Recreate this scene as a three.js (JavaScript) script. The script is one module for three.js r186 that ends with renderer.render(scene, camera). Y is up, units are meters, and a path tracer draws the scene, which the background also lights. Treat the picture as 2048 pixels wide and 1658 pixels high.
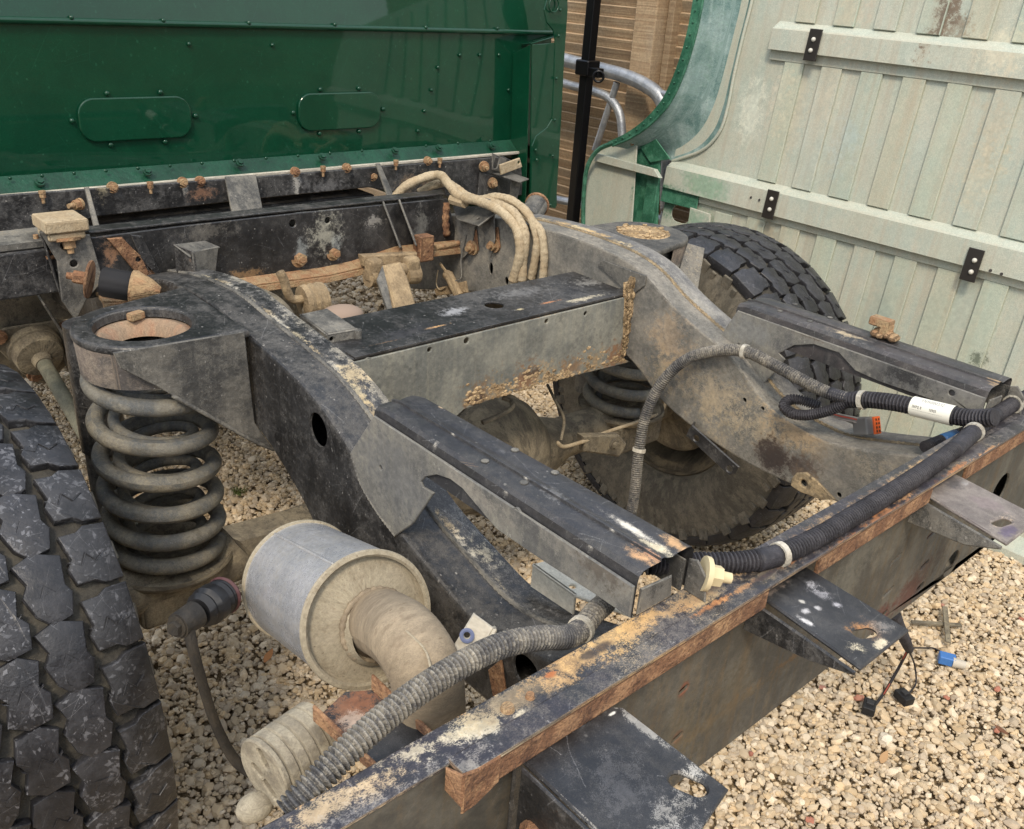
import * as THREE from 'three';
import { mergeGeometries, mergeVertices, toCreasedNormals } from 'three/addons/utils/BufferGeometryUtils.js';
import { Brush, Evaluator, SUBTRACTION } from 'three-bvh-csg';
import { RoundedBoxGeometry } from 'three/addons/geometries/RoundedBoxGeometry.js';

// ---------------------------------------------------------------- camera, sky, sun, exposure
const scene = new THREE.Scene();
const FOCAL = 1816.2, PW = 2048, PH = 1658;
const camera = new THREE.PerspectiveCamera(2 * Math.atan(PH / 2 / FOCAL) * 180 / Math.PI, PW / PH, 0.05, 200);
camera.position.set(-0.9445, 1.2785, 0.3495);
camera.rotation.set(-0.4479, -0.7521, 0.0743, 'YXZ');
camera.updateMatrixWorld(true);
scene.add(camera);

const renderer = new THREE.WebGLRenderer({ antialias: true });
renderer.setSize(1024, 829);
renderer.toneMapping = THREE.LinearToneMapping;
renderer.toneMappingExposure = 1.72;
renderer.shadowMap.enabled = true;

const SUN = new THREE.Vector3(-0.62, 1.0, 0.42).normalize();
{ // bright, thinly clouded sky: pale blue with soft white cloud, whiter towards the sun and the horizon
  const w = 512, h = 256, data = new Float32Array(w * h * 4);
  let s = 7; const rnd = () => (s = (s * 16807) % 2147483647) / 2147483647;
  const grid = [8, 16, 32, 64].map(n => { const g = new Float32Array(n * n); for (let i = 0; i < n * n; i++) g[i] = rnd(); return [n, g]; });
  const vn = (n, g, x, y) => { const X = x * n, Y = y * n; let i = Math.floor(X), j = Math.floor(Y), fx = X - i, fy = Y - j; fx = fx * fx * (3 - 2 * fx); fy = fy * fy * (3 - 2 * fy);
    const q = (a, b) => g[((b % n + n) % n) * n + ((a % n + n) % n)]; return (q(i, j) * (1 - fx) + q(i + 1, j) * fx) * (1 - fy) + (q(i, j + 1) * (1 - fx) + q(i + 1, j + 1) * fx) * fy; };
  for (let y = 0; y < h; y++) for (let x = 0; x < w; x++) {
    const el = (y + 0.5) / h * Math.PI - Math.PI / 2, az = (x + 0.5) / w * 2 * Math.PI;
    const d = new THREE.Vector3(-Math.cos(el) * Math.cos(az), Math.sin(el), -Math.cos(el) * Math.sin(az));
    let c = 0, a = 0.5; for (const [n, g] of grid) { c += a * vn(n, g, x / w, y / h * 0.7); a *= 0.5; }
    const up = Math.max(0, d.y), sun = Math.max(0, d.dot(SUN));
    const cloud = Math.min(1, Math.max(0, (c - 0.36) * 5));
    const hor = Math.pow(1 - up, 4);
    let R = 0.46 + 0.24 * hor, G = 0.57 + 0.18 * hor, B = 0.76 + 0.02 * hor;
    const cl = 0.92 + 0.25 * (c - 0.5);
    R += (cl - R) * cloud * 0.8; G += (cl - G) * cloud * 0.8; B += (cl * 1.01 - B) * cloud * 0.8;
    const glow = 0.55 * Math.pow(sun, 6);
    R += glow; G += glow * 0.97; B += glow * 0.9;
    if (d.y < 0) { R = 0.16; G = 0.145; B = 0.12; }
    const i = (y * w + x) * 4; data[i] = R; data[i + 1] = G; data[i + 2] = B; data[i + 3] = 1;
  }
  const t = new THREE.DataTexture(data, w, h, THREE.RGBAFormat, THREE.FloatType);
  t.mapping = THREE.EquirectangularReflectionMapping; t.magFilter = THREE.LinearFilter; t.minFilter = THREE.LinearFilter; t.needsUpdate = true;
  scene.background = t; scene.environment = t;
}
const sun = new THREE.DirectionalLight(0xffeed6, 1.5);
sun.position.copy(SUN).multiplyScalar(8); sun.target.position.set(0.2, 0, -0.8);
sun.castShadow = true; sun.shadow.radius = 20; sun.shadow.mapSize.set(2048, 2048);
Object.assign(sun.shadow.camera, { left: -5, right: 5, top: 5, bottom: -5, near: 0.5, far: 20 });
scene.add(sun, sun.target);

// ---------------------------------------------------------------- helpers
const V = (x, y, z) => new THREE.Vector3(x, y, z);
let seed = 12345; const rnd = () => (seed = (seed * 16807) % 2147483647) / 2147483647;
const rr = (a, b) => a + (b - a) * rnd();
// a point of the photograph gives a direction; the plane of the thing it lies on gives the distance
const ray = (u, v) => V((u - PW / 2) / FOCAL, -(v - PH / 2) / FOCAL, -1).applyQuaternion(camera.quaternion);
const hit = (u, v, n, d) => { const r = ray(u, v), o = camera.position; return r.multiplyScalar((d - n.dot(o)) / n.dot(r)).add(o); };
const X = (u, v, x) => hit(u, v, V(1, 0, 0), x), Y = (u, v, y) => hit(u, v, V(0, 1, 0), y), Z = (u, v, z) => hit(u, v, V(0, 0, 1), z);

const used = {};
const numbered = n => { const k = used[n] = (used[n] ?? -1) + 1; return k ? n + '_' + String(k).padStart(3, '0') : n; };
function boxUV(g, m) {
  const q = m?.userData?.uv, p = g.attributes.position, n = g.attributes.normal, uv = new Float32Array(p.count * 2);
  const s = q?.s ?? 0.6, ou = q?.fixed ? 0 : rnd(), ov = q?.fixed ? 0 : rnd();
  for (let i = 0; i < p.count; i++) {
    const x = p.getX(i), y = p.getY(i), z = p.getZ(i), ax = Math.abs(n.getX(i)), ay = Math.abs(n.getY(i)), az = Math.abs(n.getZ(i));
    let a, b; if (ay >= ax && ay >= az) { a = x; b = z; } else if (ax >= az) { a = z; b = y; } else { a = x; b = y; }
    if (q?.fixed) { uv[2 * i] = (a - q.a[0]) / (q.a[1] - q.a[0]); uv[2 * i + 1] = (b - q.b[0]) / (q.b[1] - q.b[0]); }
    else { uv[2 * i] = a / s + ou; uv[2 * i + 1] = b / s + ov; }
  }
  g.setAttribute('uv', new THREE.BufferAttribute(uv, 2)); return g;
}
function mesh(name, g, m, parent, label) {
  if (Array.isArray(g)) g = join(g);
  if (!g.userData.keepUV) { if (g.index) g = g.toNonIndexed(); boxUV(g, m); }
  const o = new THREE.Mesh(g, m); o.name = parent ? name : numbered(name); o.castShadow = o.receiveShadow = true;
  (parent ?? scene).add(o); if (label) o.userData.label = label; return o;
}
function join(gs) {
  const keep = gs.every(g => g.userData.keepUV);
  const r = mergeGeometries(gs.map(g => { let h = g.index ? g.toNonIndexed() : g.clone(); for (const k of Object.keys(h.attributes)) if (!['position', 'normal', 'uv'].includes(k)) h.deleteAttribute(k); return h; }));
  r.userData.keepUV = keep; return r;
}
function thing(name, label, category, pos = V(0, 0, 0), group) {
  const o = new THREE.Group(); o.name = numbered(name); o.position.copy(pos); scene.add(o);
  o.userData = { label, category }; if (group) o.userData.group = group; return o;
}
const tag = (o, label, category, group) => { o.userData.label = label; o.userData.category = category; if (group) o.userData.group = group; return o; };
const struct = o => { o.userData.kind = 'structure'; return o; };
// a flat plate of real thickness through coplanar points, with drilled holes [centre, radius, (slot half length, slot angle)]
function plate(pts, t = 0.004, holes = [], bev = 0.0012, side = 1) {
  const n = V(0, 0, 0); for (let i = 0; i < pts.length; i++) { const a = pts[i], b = pts[(i + 1) % pts.length]; n.add(V((a.y - b.y) * (a.z + b.z), (a.z - b.z) * (a.x + b.x), (a.x - b.x) * (a.y + b.y))); }
  n.normalize(); const e1 = pts[1].clone().sub(pts[0]); e1.addScaledVector(n, -e1.dot(n)).normalize(); const e2 = n.clone().cross(e1), o = pts[0];
  const to = p => { const d = p.clone().sub(o); return new THREE.Vector2(d.dot(e1), d.dot(e2)); };
  const sh = new THREE.Shape(pts.map(to));
  for (const [c, r, sl, an] of holes) { const q = to(c), h = new THREE.Path();
    if (sl) { const ca = Math.cos(an), sa = Math.sin(an), P = []; for (let k = 0; k <= 8; k++) { const a = -Math.PI / 2 + k / 8 * Math.PI; P.push([sl + Math.cos(a) * r, Math.sin(a) * r]); } for (let k = 0; k <= 8; k++) { const a = Math.PI / 2 + k / 8 * Math.PI; P.push([-sl + Math.cos(a) * r, Math.sin(a) * r]); }
      h.setFromPoints(P.map(([x, y]) => new THREE.Vector2(q.x + x * ca - y * sa, q.y + x * sa + y * ca)));
    } else h.absarc(q.x, q.y, r, 0, Math.PI * 2, true);
    sh.holes.push(h); }
  const g = new THREE.ExtrudeGeometry(sh, { depth: t - 2 * bev, bevelEnabled: bev > 0, bevelSize: bev, bevelOffset: -bev, bevelThickness: bev, bevelSegments: 1, curveSegments: 14 });
  g.translate(0, 0, bev); if (side < 0) g.translate(0, 0, -t);
  g.applyMatrix4(new THREE.Matrix4().makeBasis(e1, e2, n).setPosition(o)); return g;
}
const rbox = (w, h, d, r = 0.003, seg = 2) => new RoundedBoxGeometry(w, h, d, seg, Math.min(r, w / 2.1, h / 2.1, d / 2.1));
const boxAt = (x0, x1, y0, y1, z0, z1, r = 0.002, seg = 1) => rbox(x1 - x0, y1 - y0, z1 - z0, r, seg).translate((x0 + x1) / 2, (y0 + y1) / 2, (z0 + z1) / 2);
const aim = (g, dir) => g.applyQuaternion(new THREE.Quaternion().setFromUnitVectors(V(0, 1, 0), dir.clone().normalize()));
const uvM = (g, ku, kv) => { const u = g.attributes.uv, o = rnd(), p = rnd(); for (let i = 0; i < u.count; i++) u.setXY(i, u.getX(i) * ku + o, u.getY(i) * kv + p); g.userData.keepUV = true; return g; };
const cyl = (a, b, r1, r2 = r1, seg = 20) => { let g = new THREE.CylinderGeometry(r2, r1, a.distanceTo(b), seg); uvM(g, 6.28 * Math.max(r1, r2) / 0.35, a.distanceTo(b) / 0.35); if (seg <= 8) { g = g.toNonIndexed(); g.computeVertexNormals(); g.userData.keepUV = true; } return aim(g, b.clone().sub(a)).translate((a.x + b.x) / 2, (a.y + b.y) / 2, (a.z + b.z) / 2); };
const lathe = (prof, dir, at, seg = 40) => { let L = 0, R = 0; prof.forEach(([r, y], i) => { R = Math.max(R, r); if (i) L += Math.hypot(r - prof[i - 1][0], y - prof[i - 1][1]); }); let g = uvM(new THREE.LatheGeometry(prof.map(([r, y]) => new THREE.Vector2(r, y)), seg), 6.28 * R / 0.35, L / 0.35); g = toCreasedNormals(g, 0.7); g.userData.keepUV = true; return aim(g, dir).translate(at.x, at.y, at.z); };
const csg = new Evaluator(); csg.useGroups = false;
const drill = (g, tools) => { let b = new Brush(boxUV(g.index ? g.toNonIndexed() : g, null)); b.updateMatrixWorld(); for (const t of tools) { const h = new Brush(t.index ? t : t); h.updateMatrixWorld(); b = csg.evaluate(b, h, SUBTRACTION); } return b.geometry; };
// swept tube; rad may be a function of the distance s in metres; uv in metres
function tube(pts, rad, { step = 0.006, seg = 10, tension = 0.5, uvs = 0.3, closed = false, caps = true } = {}) {
  const c = new THREE.CatmullRomCurve3(pts, closed, 'centripetal', tension), Ln = c.getLength(), n = Math.max(4, Math.ceil(Ln / step));
  c.arcLengthDivisions = Math.max(200, n); c.updateArcLengths();
  const fr = c.computeFrenetFrames(n, closed), P = [], U = [], I = [];
  for (let i = 0; i <= n; i++) { const p = c.getPointAt(i / n), s = i / n * Ln, r = typeof rad === 'function' ? rad(s, Ln) : rad;
    for (let k = 0; k <= seg; k++) { const a = k / seg * Math.PI * 2, N = fr.normals[i], B = fr.binormals[i], x = Math.cos(a) * r, y = Math.sin(a) * r;
      P.push(p.x + N.x * x + B.x * y, p.y + N.y * x + B.y * y, p.z + N.z * x + B.z * y); U.push(s / uvs, k / seg * 6.28 * (typeof rad === 'function' ? 0.01 : rad) / uvs); } }
  for (let i = 0; i < n; i++) for (let k = 0; k < seg; k++) { const a = i * (seg + 1) + k, b = a + seg + 1; I.push(a, a + 1, b, b, a + 1, b + 1); }
  if (caps && !closed) for (const e of [0, n]) { const base = P.length / 3, p = c.getPointAt(e / n); P.push(p.x, p.y, p.z); U.push(0, 0); for (let k = 0; k < seg; k++) { const a = e * (seg + 1) + k; e ? I.push(base, a, a + 1) : I.push(base, a + 1, a); } }
  const g = new THREE.BufferGeometry(); g.setAttribute('position', new THREE.Float32BufferAttribute(P, 3)); g.setAttribute('uv', new THREE.Float32BufferAttribute(U, 2)); g.setIndex(I); g.computeVertexNormals(); g.userData.keepUV = true; return g;
}
// closed profile in the (z, y) plane carried from x0 to x1
const railX = (prof, x0, x1, bev = 0.005, seg = 2) => { const sh = new THREE.Shape(prof.map(([z, y]) => new THREE.Vector2(-z, y)));
  const g = new THREE.ExtrudeGeometry(sh, { depth: x1 - x0 - 2 * bev, bevelEnabled: true, bevelSize: bev, bevelOffset: -bev, bevelThickness: bev, bevelSegments: seg }); g.translate(0, 0, bev);
  g.rotateY(Math.PI / 2); g.translate(x0, 0, 0); return g; };
const bolt = (at, dir, r = 0.009, h = 0.008, shank = 0, wr = 1.5) => { const d = dir.clone().normalize(), p = (s) => at.clone().addScaledVector(d, s);
  const gs = [cyl(p(-0.002), p(0.003), r * wr, r * wr * 0.97, 16), cyl(p(0.003), p(0.003 + h), r, r * 0.96, 6)]; if (shank) gs.push(cyl(p(0.003 + h), p(0.003 + h + shank), r * 0.55, r * 0.5, 10)); return join(gs); };

// ---------------------------------------------------------------- procedural surfaces
const TS = 1024, WRAP = THREE.RepeatWrapping;
function field(fx, fy, oct, sd, gain = 0.5) {
  let s = sd * 7919 + 1; const r = () => (s = (s * 16807) % 2147483647) / 2147483647; const out = new Float32Array(TS * TS); let amp = 1, tot = 0;
  for (let o = 0; o < oct; o++) { const nx = Math.min(TS, fx << o), ny = Math.min(TS, fy << o), g = new Float32Array(nx * ny); for (let i = 0; i < g.length; i++) g[i] = r();
    const ix = new Int32Array(TS), ix1 = new Int32Array(TS), wx = new Float32Array(TS); for (let x = 0; x < TS; x++) { const q = x / TS * nx, i = q | 0, f = q - i; ix[x] = i; ix1[x] = (i + 1) % nx; wx[x] = f * f * (3 - 2 * f); }
    for (let y = 0; y < TS; y++) { const q = y / TS * ny, j = q | 0; let f = q - j; f = f * f * (3 - 2 * f); const a = j * nx, b = ((j + 1) % ny) * nx;
      for (let x = 0; x < TS; x++) { const i = ix[x], k = ix1[x], w = wx[x], p = g[a + i] + (g[a + k] - g[a + i]) * w, z = g[b + i] + (g[b + k] - g[b + i]) * w; out[y * TS + x] += amp * (p + (z - p) * f); } }
    tot += amp; amp *= gain; }
  for (let i = 0; i < out.length; i++) out[i] /= tot; return out;
}
const F = { c1: field(3, 3, 7, 1), c2: field(4, 4, 7, 2), m1: field(14, 14, 5, 3, 0.6), m2: field(18, 18, 5, 4, 0.6), f1: field(90, 90, 4, 5, 0.7), f2: field(120, 120, 3, 6, 0.7), st: field(70, 2, 4, 7, 0.6), gr: field(3, 120, 3, 8, 0.6) };
F.w = new Float32Array(TS * TS); { let s = 5; for (let i = 0; i < F.w.length; i++) F.w[i] = (s = (s * 16807) % 2147483647) / 2147483647; }
F.sp = new Float32Array(TS * TS); F.sc = new Float32Array(TS * TS);
{ let s = 99; const r = () => (s = (s * 16807) % 2147483647) / 2147483647;
  for (let k = 0; k < 9000; k++) { const x = r() * TS, y = r() * TS; if (r() > 0.25 + 1.1 * Math.max(0, F.c2[(y | 0) * TS + (x | 0)] - 0.25)) continue; const q = 0.5 + 2.4 * Math.pow(r(), 7), v = 0.25 + 0.75 * r() * r(), e = 1 + r(); for (let j = -4; j <= 4; j++) for (let i = -4; i <= 4; i++) { const d = Math.hypot(i * e, j) / q; if (d < 1.3) { const a = ((y | 0) + j + TS) % TS * TS + ((x | 0) + i + TS) % TS; F.sp[a] = Math.max(F.sp[a], v * Math.min(1, (1.3 - d) * 3)); } } }
  for (let k = 0; k < 420; k++) { let x = r() * TS, y = r() * TS, a = r() * 6.28, n = 8 + 110 * Math.pow(r(), 3), v = 0.25 + 0.7 * r(); for (let i = 0; i < n; i++) { x += Math.cos(a); y += Math.sin(a); a += (r() - 0.5) * 0.06; const q = ((y | 0) % TS + TS) % TS * TS + ((x | 0) % TS + TS) % TS; F.sc[q] = Math.max(F.sc[q], v * (0.4 + 0.6 * r())); } } }
F.fl = new Float32Array(TS * TS);
{ let s = 321; const r = () => (s = (s * 16807) % 2147483647) / 2147483647; const cl = Array.from({ length: 80 }, () => [r() * TS, r() * TS, 26 + 60 * r()]);
  for (let k = 0; k < 2100; k++) { const [cx, cy, R] = cl[k % cl.length], a = r() * 6.28, d = R * Math.sqrt(r()), x0 = cx + Math.cos(a) * d, y0 = cy + Math.sin(a) * d, L = 4 + 17 * r() * r(), an = r() * 6.28, P = [0, 1, 2, 3].map(j => { const t = an + j * 1.57 + (r() - 0.5) * 0.9, q = L * (j % 2 ? 0.22 + 0.4 * r() : 0.6 + 0.5 * r()); return [Math.cos(t) * q, Math.sin(t) * q]; }), v = 0.3 + 0.7 * r();
    for (let j = -22; j <= 22; j++) for (let i = -22; i <= 22; i++) { let inn = true; for (let e = 0; e < 4 && inn; e++) { const [ax, ay] = P[e], [bx, by] = P[(e + 1) % 4]; if ((bx - ax) * (j - ay) - (by - ay) * (i - ax) < 0) inn = false; } if (inn) { const q = (((y0 | 0) + j + 2 * TS) % TS) * TS + ((x0 | 0) + i + 2 * TS) % TS; F.fl[q] = Math.max(F.fl[q], v * (0.6 + 0.4 * F.f1[q])); } } }
  for (let k = 0; k < 120; k++) { let x = r() * TS, y = r() * TS; const a = r() < 0.5 ? 0.5 : 2.0; for (let n = 0; n < 3; n++) { const b = a + (n % 2 ? 0.9 : 0); for (let i = 0; i < 11; i++) { x += Math.cos(b); y += Math.sin(b); for (const o of [0, 1]) F.fl[((y | 0) + o + TS) % TS * TS + ((x | 0) + TS) % TS] = -1; } } } }
const sst = (a, b, x) => { x = Math.min(1, Math.max(0, (x - a) / (b - a))); return x * x * (3 - 2 * x); };
const mix3 = (a, b, t) => t <= 0 ? a : [a[0] + (b[0] - a[0]) * t, a[1] + (b[1] - a[1]) * t, a[2] + (b[2] - a[2]) * t];
// weathered steel or rubber: paint, thin grey film in patches, caked dust, rust, chips, scratches, pale flakes painted as glints. Returns [r,g,b, rough, height]
function grime(S) {
  const out = [0, 0, 0, 0, 0], B1 = S.base, B2 = S.base2 ?? S.base.map(v => v * 1.25), FC = S.filmC ?? [120, 118, 112], SC = S.streakC ?? [140, 136, 120], DC = S.dustC ?? [186, 165, 132], KC = S.darkC ?? [40, 38, 36], PC = S.speckC ?? [196, 192, 184], XC = S.scrC ?? [190, 190, 190];
  return i => {
    const c1 = F.c1[i], c2 = F.c2[i], m1 = F.m1[i], m2 = F.m2[i], f1 = F.f1[i], f2 = F.f2[i], w = F.w[i];
    let t = sst(0.35, 0.65, m1), r = B1[0] + (B2[0] - B1[0]) * t, g = B1[1] + (B2[1] - B1[1]) * t, b = B1[2] + (B2[2] - B1[2]) * t, ro = S.rough ?? 0.5, h = 0, q;
    if (S.film) { q = S.film * sst(0.4, 0.62, c1 * 0.27 + f1 * 0.26 + m2 * 0.22 + w * 0.13 + F.st[i] * 0.12); r += (FC[0] - r) * q; g += (FC[1] - g) * q; b += (FC[2] - b) * q; ro += (0.9 - ro) * q; }
    if (S.streak) { q = S.streak * sst(0.4, 0.8, F.st[i] * 0.7 + f2 * 0.3); r += (SC[0] - r) * q; g += (SC[1] - g) * q; b += (SC[2] - b) * q; ro += (0.9 - ro) * q; }
    if (S.rust) { q = sst(1 - S.rust, 1 - S.rust + 0.14, c2 * 0.45 + m2 * 0.25 + f1 * 0.3 + 0.18) * 0.9; if (q > 0) { r += (112 + 70 * f2 - r) * q; g += (70 + 48 * f2 - g) * q; b += (44 + 30 * f2 - b) * q; ro += (0.92 - ro) * q; h += q * (0.3 + 0.4 * f1); } }
    if (S.dust) { q = sst(1 - S.dust, 1 - S.dust + (S.soft ?? 0.16), c1 * 0.36 + m1 * 0.26 + f2 * 0.2 + w * 0.18 + 0.18) * 0.85; if (q > 0) { const k = 1 - 0.22 * f1; r += (DC[0] * k - r) * q; g += (DC[1] * k - g) * q; b += (DC[2] * k - b) * q; ro += (0.97 - ro) * q; h += q * (0.35 + 0.5 * f1); } }
    if (S.dark) { q = sst(0.52, 0.7, f1 * 0.45 + m2 * 0.35 + w * 0.2) * S.dark; r += (KC[0] - r) * q; g += (KC[1] - g) * q; b += (KC[2] - b) * q; }
    if (S.speck) { q = F.sp[i] * S.speck; if (q > 0) { r += (PC[0] - r) * q; g += (PC[1] - g) * q; b += (PC[2] - b) * q; ro += (0.9 - ro) * q; h += 0.2 * q; } }
    if (S.glintFlake) { q = F.fl[i] * S.glintFlake; if (q > 0) { r += (206 - r) * q; g += (207 - g) * q; b += (212 - b) * q; ro += (0.3 - ro) * q; } else if (q < 0) { r *= 0.35; g *= 0.35; b *= 0.35; } }
    if (S.scr) { q = F.sc[i] * S.scr; if (q > 0) { r += (XC[0] - r) * q; g += (XC[1] - g) * q; b += (XC[2] - b) * q; } }
    const k = 1 + (f2 - 0.5) * (S.grain ?? 0.2) + (m1 - 0.5) * (S.mott ?? 0.16) + (w - 0.5) * 0.12; h += f1 * (S.hf ?? 0.15);
    out[0] = r * k; out[1] = g * k; out[2] = b * k; out[3] = ro; out[4] = h; return out;
  };
}
function texSet(w, h, fn, maps = 3) {
  const A = new Uint8Array(w * h * 4), w2 = w >> 1, B = maps > 1 && new Uint8Array(w * h), C = maps > 2 && new Uint8Array(w * h * 4);
  const q = v => v < 0 ? 0 : v > 255 ? 255 : v;
  for (let y = 0; y < h; y++) for (let x = 0; x < w; x++) { const r = fn(x, y), k = (y * w + x) * 4;
    A[k] = q(r[0]); A[k + 1] = q(r[1]); A[k + 2] = q(r[2]); A[k + 3] = 255;
    if (B && !(x & 1) && !(y & 1)) { const j = ((y >> 1) * w2 + (x >> 1)) * 4; B[j] = B[j + 1] = B[j + 2] = q(r[3] * 255); B[j + 3] = 255; } if (C) { C[k] = C[k + 1] = C[k + 2] = q(r[4] * 200); C[k + 3] = 255; } }
  const mk = (d, srgb, k = 1) => { if (!d) return null; const t = new THREE.DataTexture(d, w / k, h / k); t.wrapS = t.wrapT = WRAP; t.magFilter = THREE.LinearFilter; t.minFilter = THREE.LinearMipmapLinearFilter; t.generateMipmaps = true; if (srgb) t.colorSpace = THREE.SRGBColorSpace; t.needsUpdate = true; return t; };
  return [mk(A, true), mk(B, false, 2), mk(C)];
}
const BUMP = texSet(1, 1, () => [0, 0, 0, 0, 0], 1) && (() => { const n = 1024, d = new Uint8Array(n * n * 4); for (let i = 0; i < n * n; i++) { const v = 255 * Math.min(1, Math.max(0, 0.6 * F.f1[i] + 0.4 * F.m1[i] + 0.25 * F.sp[i])); d[4 * i] = d[4 * i + 1] = d[4 * i + 2] = v; d[4 * i + 3] = 255; } const t = new THREE.DataTexture(d, n, n); t.wrapS = t.wrapT = WRAP; t.magFilter = THREE.LinearFilter; t.minFilter = THREE.LinearMipmapLinearFilter; t.generateMipmaps = true; t.needsUpdate = true; return t; })();
function surf(S) {
  const fn = grime(S), n = S.size ?? 1024, k = TS / n, two = n > 512, [map, rm] = texSet(n, n, (x, y) => fn((y * k | 0) * TS + (x * k | 0)), two ? 2 : 1);
  const m = new THREE.MeshStandardMaterial({ map, bumpMap: BUMP, bumpScale: S.bump ?? 0.0015, roughness: two ? 1 : Math.min(1, (S.rough ?? 0.5) + 0.12), metalness: S.metal ?? 0 });
  if (rm) m.roughnessMap = rm; m.userData.uv = { s: S.s ?? 0.6 }; return m;
}
// a surface with its own marks: region a x b metres, stains [a, b, radius a, radius b, colour, strength, raggedness]
function marked(S, a, b, stains, W = 1024, H = 512) {
  let row = -1, near = [];
  const fn = grime(S), s = S.s ?? 0.6, [map, rm] = texSet(W, H, (x, y) => {
    if (y !== row) { row = y; const pb = b[0] + (b[1] - b[0]) * y / H; near = stains.filter(q => Math.abs(pb - q[1]) < 2.2 * q[3]); }
    const pa = a[0] + (a[1] - a[0]) * x / W, pb = b[0] + (b[1] - b[0]) * y / H;
    const ii = (((pb / s * TS) | 0) % TS + TS) % TS * TS + (((pa / s * TS) | 0) % TS + TS) % TS; const r = fn(ii);
    for (let j = 0; j < near.length; j++) { const [sa, sb, ra, rb, col, st = 1, rag = 0.6, ro = 0.9] = near[j]; const da = (pa - sa) / ra; if (da > 2.2 || da < -2.2) continue; const db = (pb - sb) / rb, d = Math.sqrt(da * da + db * db); if (d > 2.2) continue;
      const q = 0.88 * st * sst(0, 0.7, 1 - d + rag * ((F.m1[ii] - 0.5) * 1.3 + (F.f1[ii] - 0.5) * 1.5 + (F.w[ii] - 0.5) * 0.5)); if (q <= 0) continue; const g = 1 + (F.f2[ii] - 0.5) * 0.3; r[0] += (col[0] * g - r[0]) * q; r[1] += (col[1] * g - r[1]) * q; r[2] += (col[2] * g - r[2]) * q; r[3] += (ro - r[3]) * q; r[4] += 0.3 * q; }
    return r; }, 2);
  const m = new THREE.MeshStandardMaterial({ map, roughnessMap: rm, roughness: 1, metalness: S.metal ?? 0 });
  m.userData.uv = { fixed: true, a, b }; return m;
}
const plain = (c, rough = 0.6, metal = 0) => new THREE.MeshStandardMaterial({ color: c, roughness: rough, metalness: metal });
const MUD = [196, 172, 136], CREAM = [214, 202, 172], RUST = [168, 98, 58], RUSTD = [104, 60, 38], PALE = [200, 196, 186];
const SB = { base: [32, 32, 33], base2: [45, 45, 46], rough: 0.36, film: 0.62, filmC: [108, 105, 100], speck: 0.7, scr: 0.6, dust: 0.17, rust: 0.12 };
const M = {};
M.black = surf(SB);
M.dusty = surf({ base: [62, 62, 61], base2: [92, 90, 85], rough: 0.6, film: 0.75, filmC: [146, 142, 132], speck: 0.6, scr: 0.25, dust: 0.22, dustC: [164, 150, 124], dark: 0.25, rust: 0.12 });
M.sand = surf({ base: [120, 108, 88], base2: [150, 134, 106], rough: 0.95, film: 0.4, filmC: [176, 156, 122], dark: 0.75, darkC: [58, 54, 49], dust: 0.34, dustC: [186, 160, 122], speck: 0.1, grain: 0.4, bump: 0.003 });
M.rust = surf({ base: [134, 98, 72], base2: [160, 124, 92], rough: 0.95, film: 0.4, filmC: [104, 74, 54], dust: 0.3, dustC: [184, 150, 112], dark: 0.65, darkC: [66, 46, 38], speck: 0.2, s: 0.3, bump: 0.004, size: 512 });
M.ochre = surf({ base: [164, 138, 104], base2: [146, 110, 80], rough: 0.95, film: 0.4, filmC: [190, 168, 132], dark: 0.55, darkC: [92, 66, 48], s: 0.2, bump: 0.004, size: 512 });
M.mud = surf({ base: [158, 134, 100], base2: [190, 164, 126], rough: 1, dark: 0.6, darkC: [84, 66, 50], dust: 0.3, dustC: [206, 182, 144], rust: 0.18, grain: 0.5, s: 0.3, bump: 0.008, size: 512 });
M.axle = surf({ base: [94, 87, 75], base2: [124, 115, 97], rough: 0.9, film: 0.6, filmC: [154, 144, 122], dark: 0.6, dust: 0.2, dustC: [158, 142, 114], size: 512, bump: 0.002 });
M.coil = surf({ base: [88, 90, 90], base2: [112, 109, 100], rough: 0.7, film: 0.6, filmC: [146, 138, 118], speck: 0.4, dust: 0.2, dustC: [158, 140, 108], dark: 0.4, s: 0.3, size: 512 });
M.rubber = surf({ base: [29, 29, 31], base2: [40, 40, 43], rough: 0.4, film: 0.3, filmC: [70, 70, 72], dust: 0.1, scr: 0.6, speck: 0.3, glintFlake: 0.16, dustC: [130, 128, 124], s: 0.4, size: 1024, bump: 0.0012 });
M.carcass = surf({ base: [92, 88, 79], base2: [114, 108, 96], rough: 0.85, film: 0.6, filmC: [136, 128, 112], dark: 0.5, s: 0.4, size: 512 });
M.hoseGrey = surf({ base: [66, 66, 68], base2: [98, 95, 90], rough: 0.55, film: 0.8, filmC: [164, 157, 142], speck: 0.2, s: 0.3, size: 512 });
M.hoseBlack = surf({ base: [36, 35, 40], base2: [48, 47, 52], rough: 0.5, film: 0.3, filmC: [96, 92, 92], s: 0.3, size: 512 });
M.creamHose = surf({ base: [178, 162, 134], base2: [160, 142, 114], rough: 0.85, film: 0.4, filmC: [196, 184, 158], dark: 0.5, darkC: [104, 86, 66], s: 0.3, size: 512, bump: 0.002 });
M.darkPlain = plain(0x17171a, 0.8);

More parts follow.
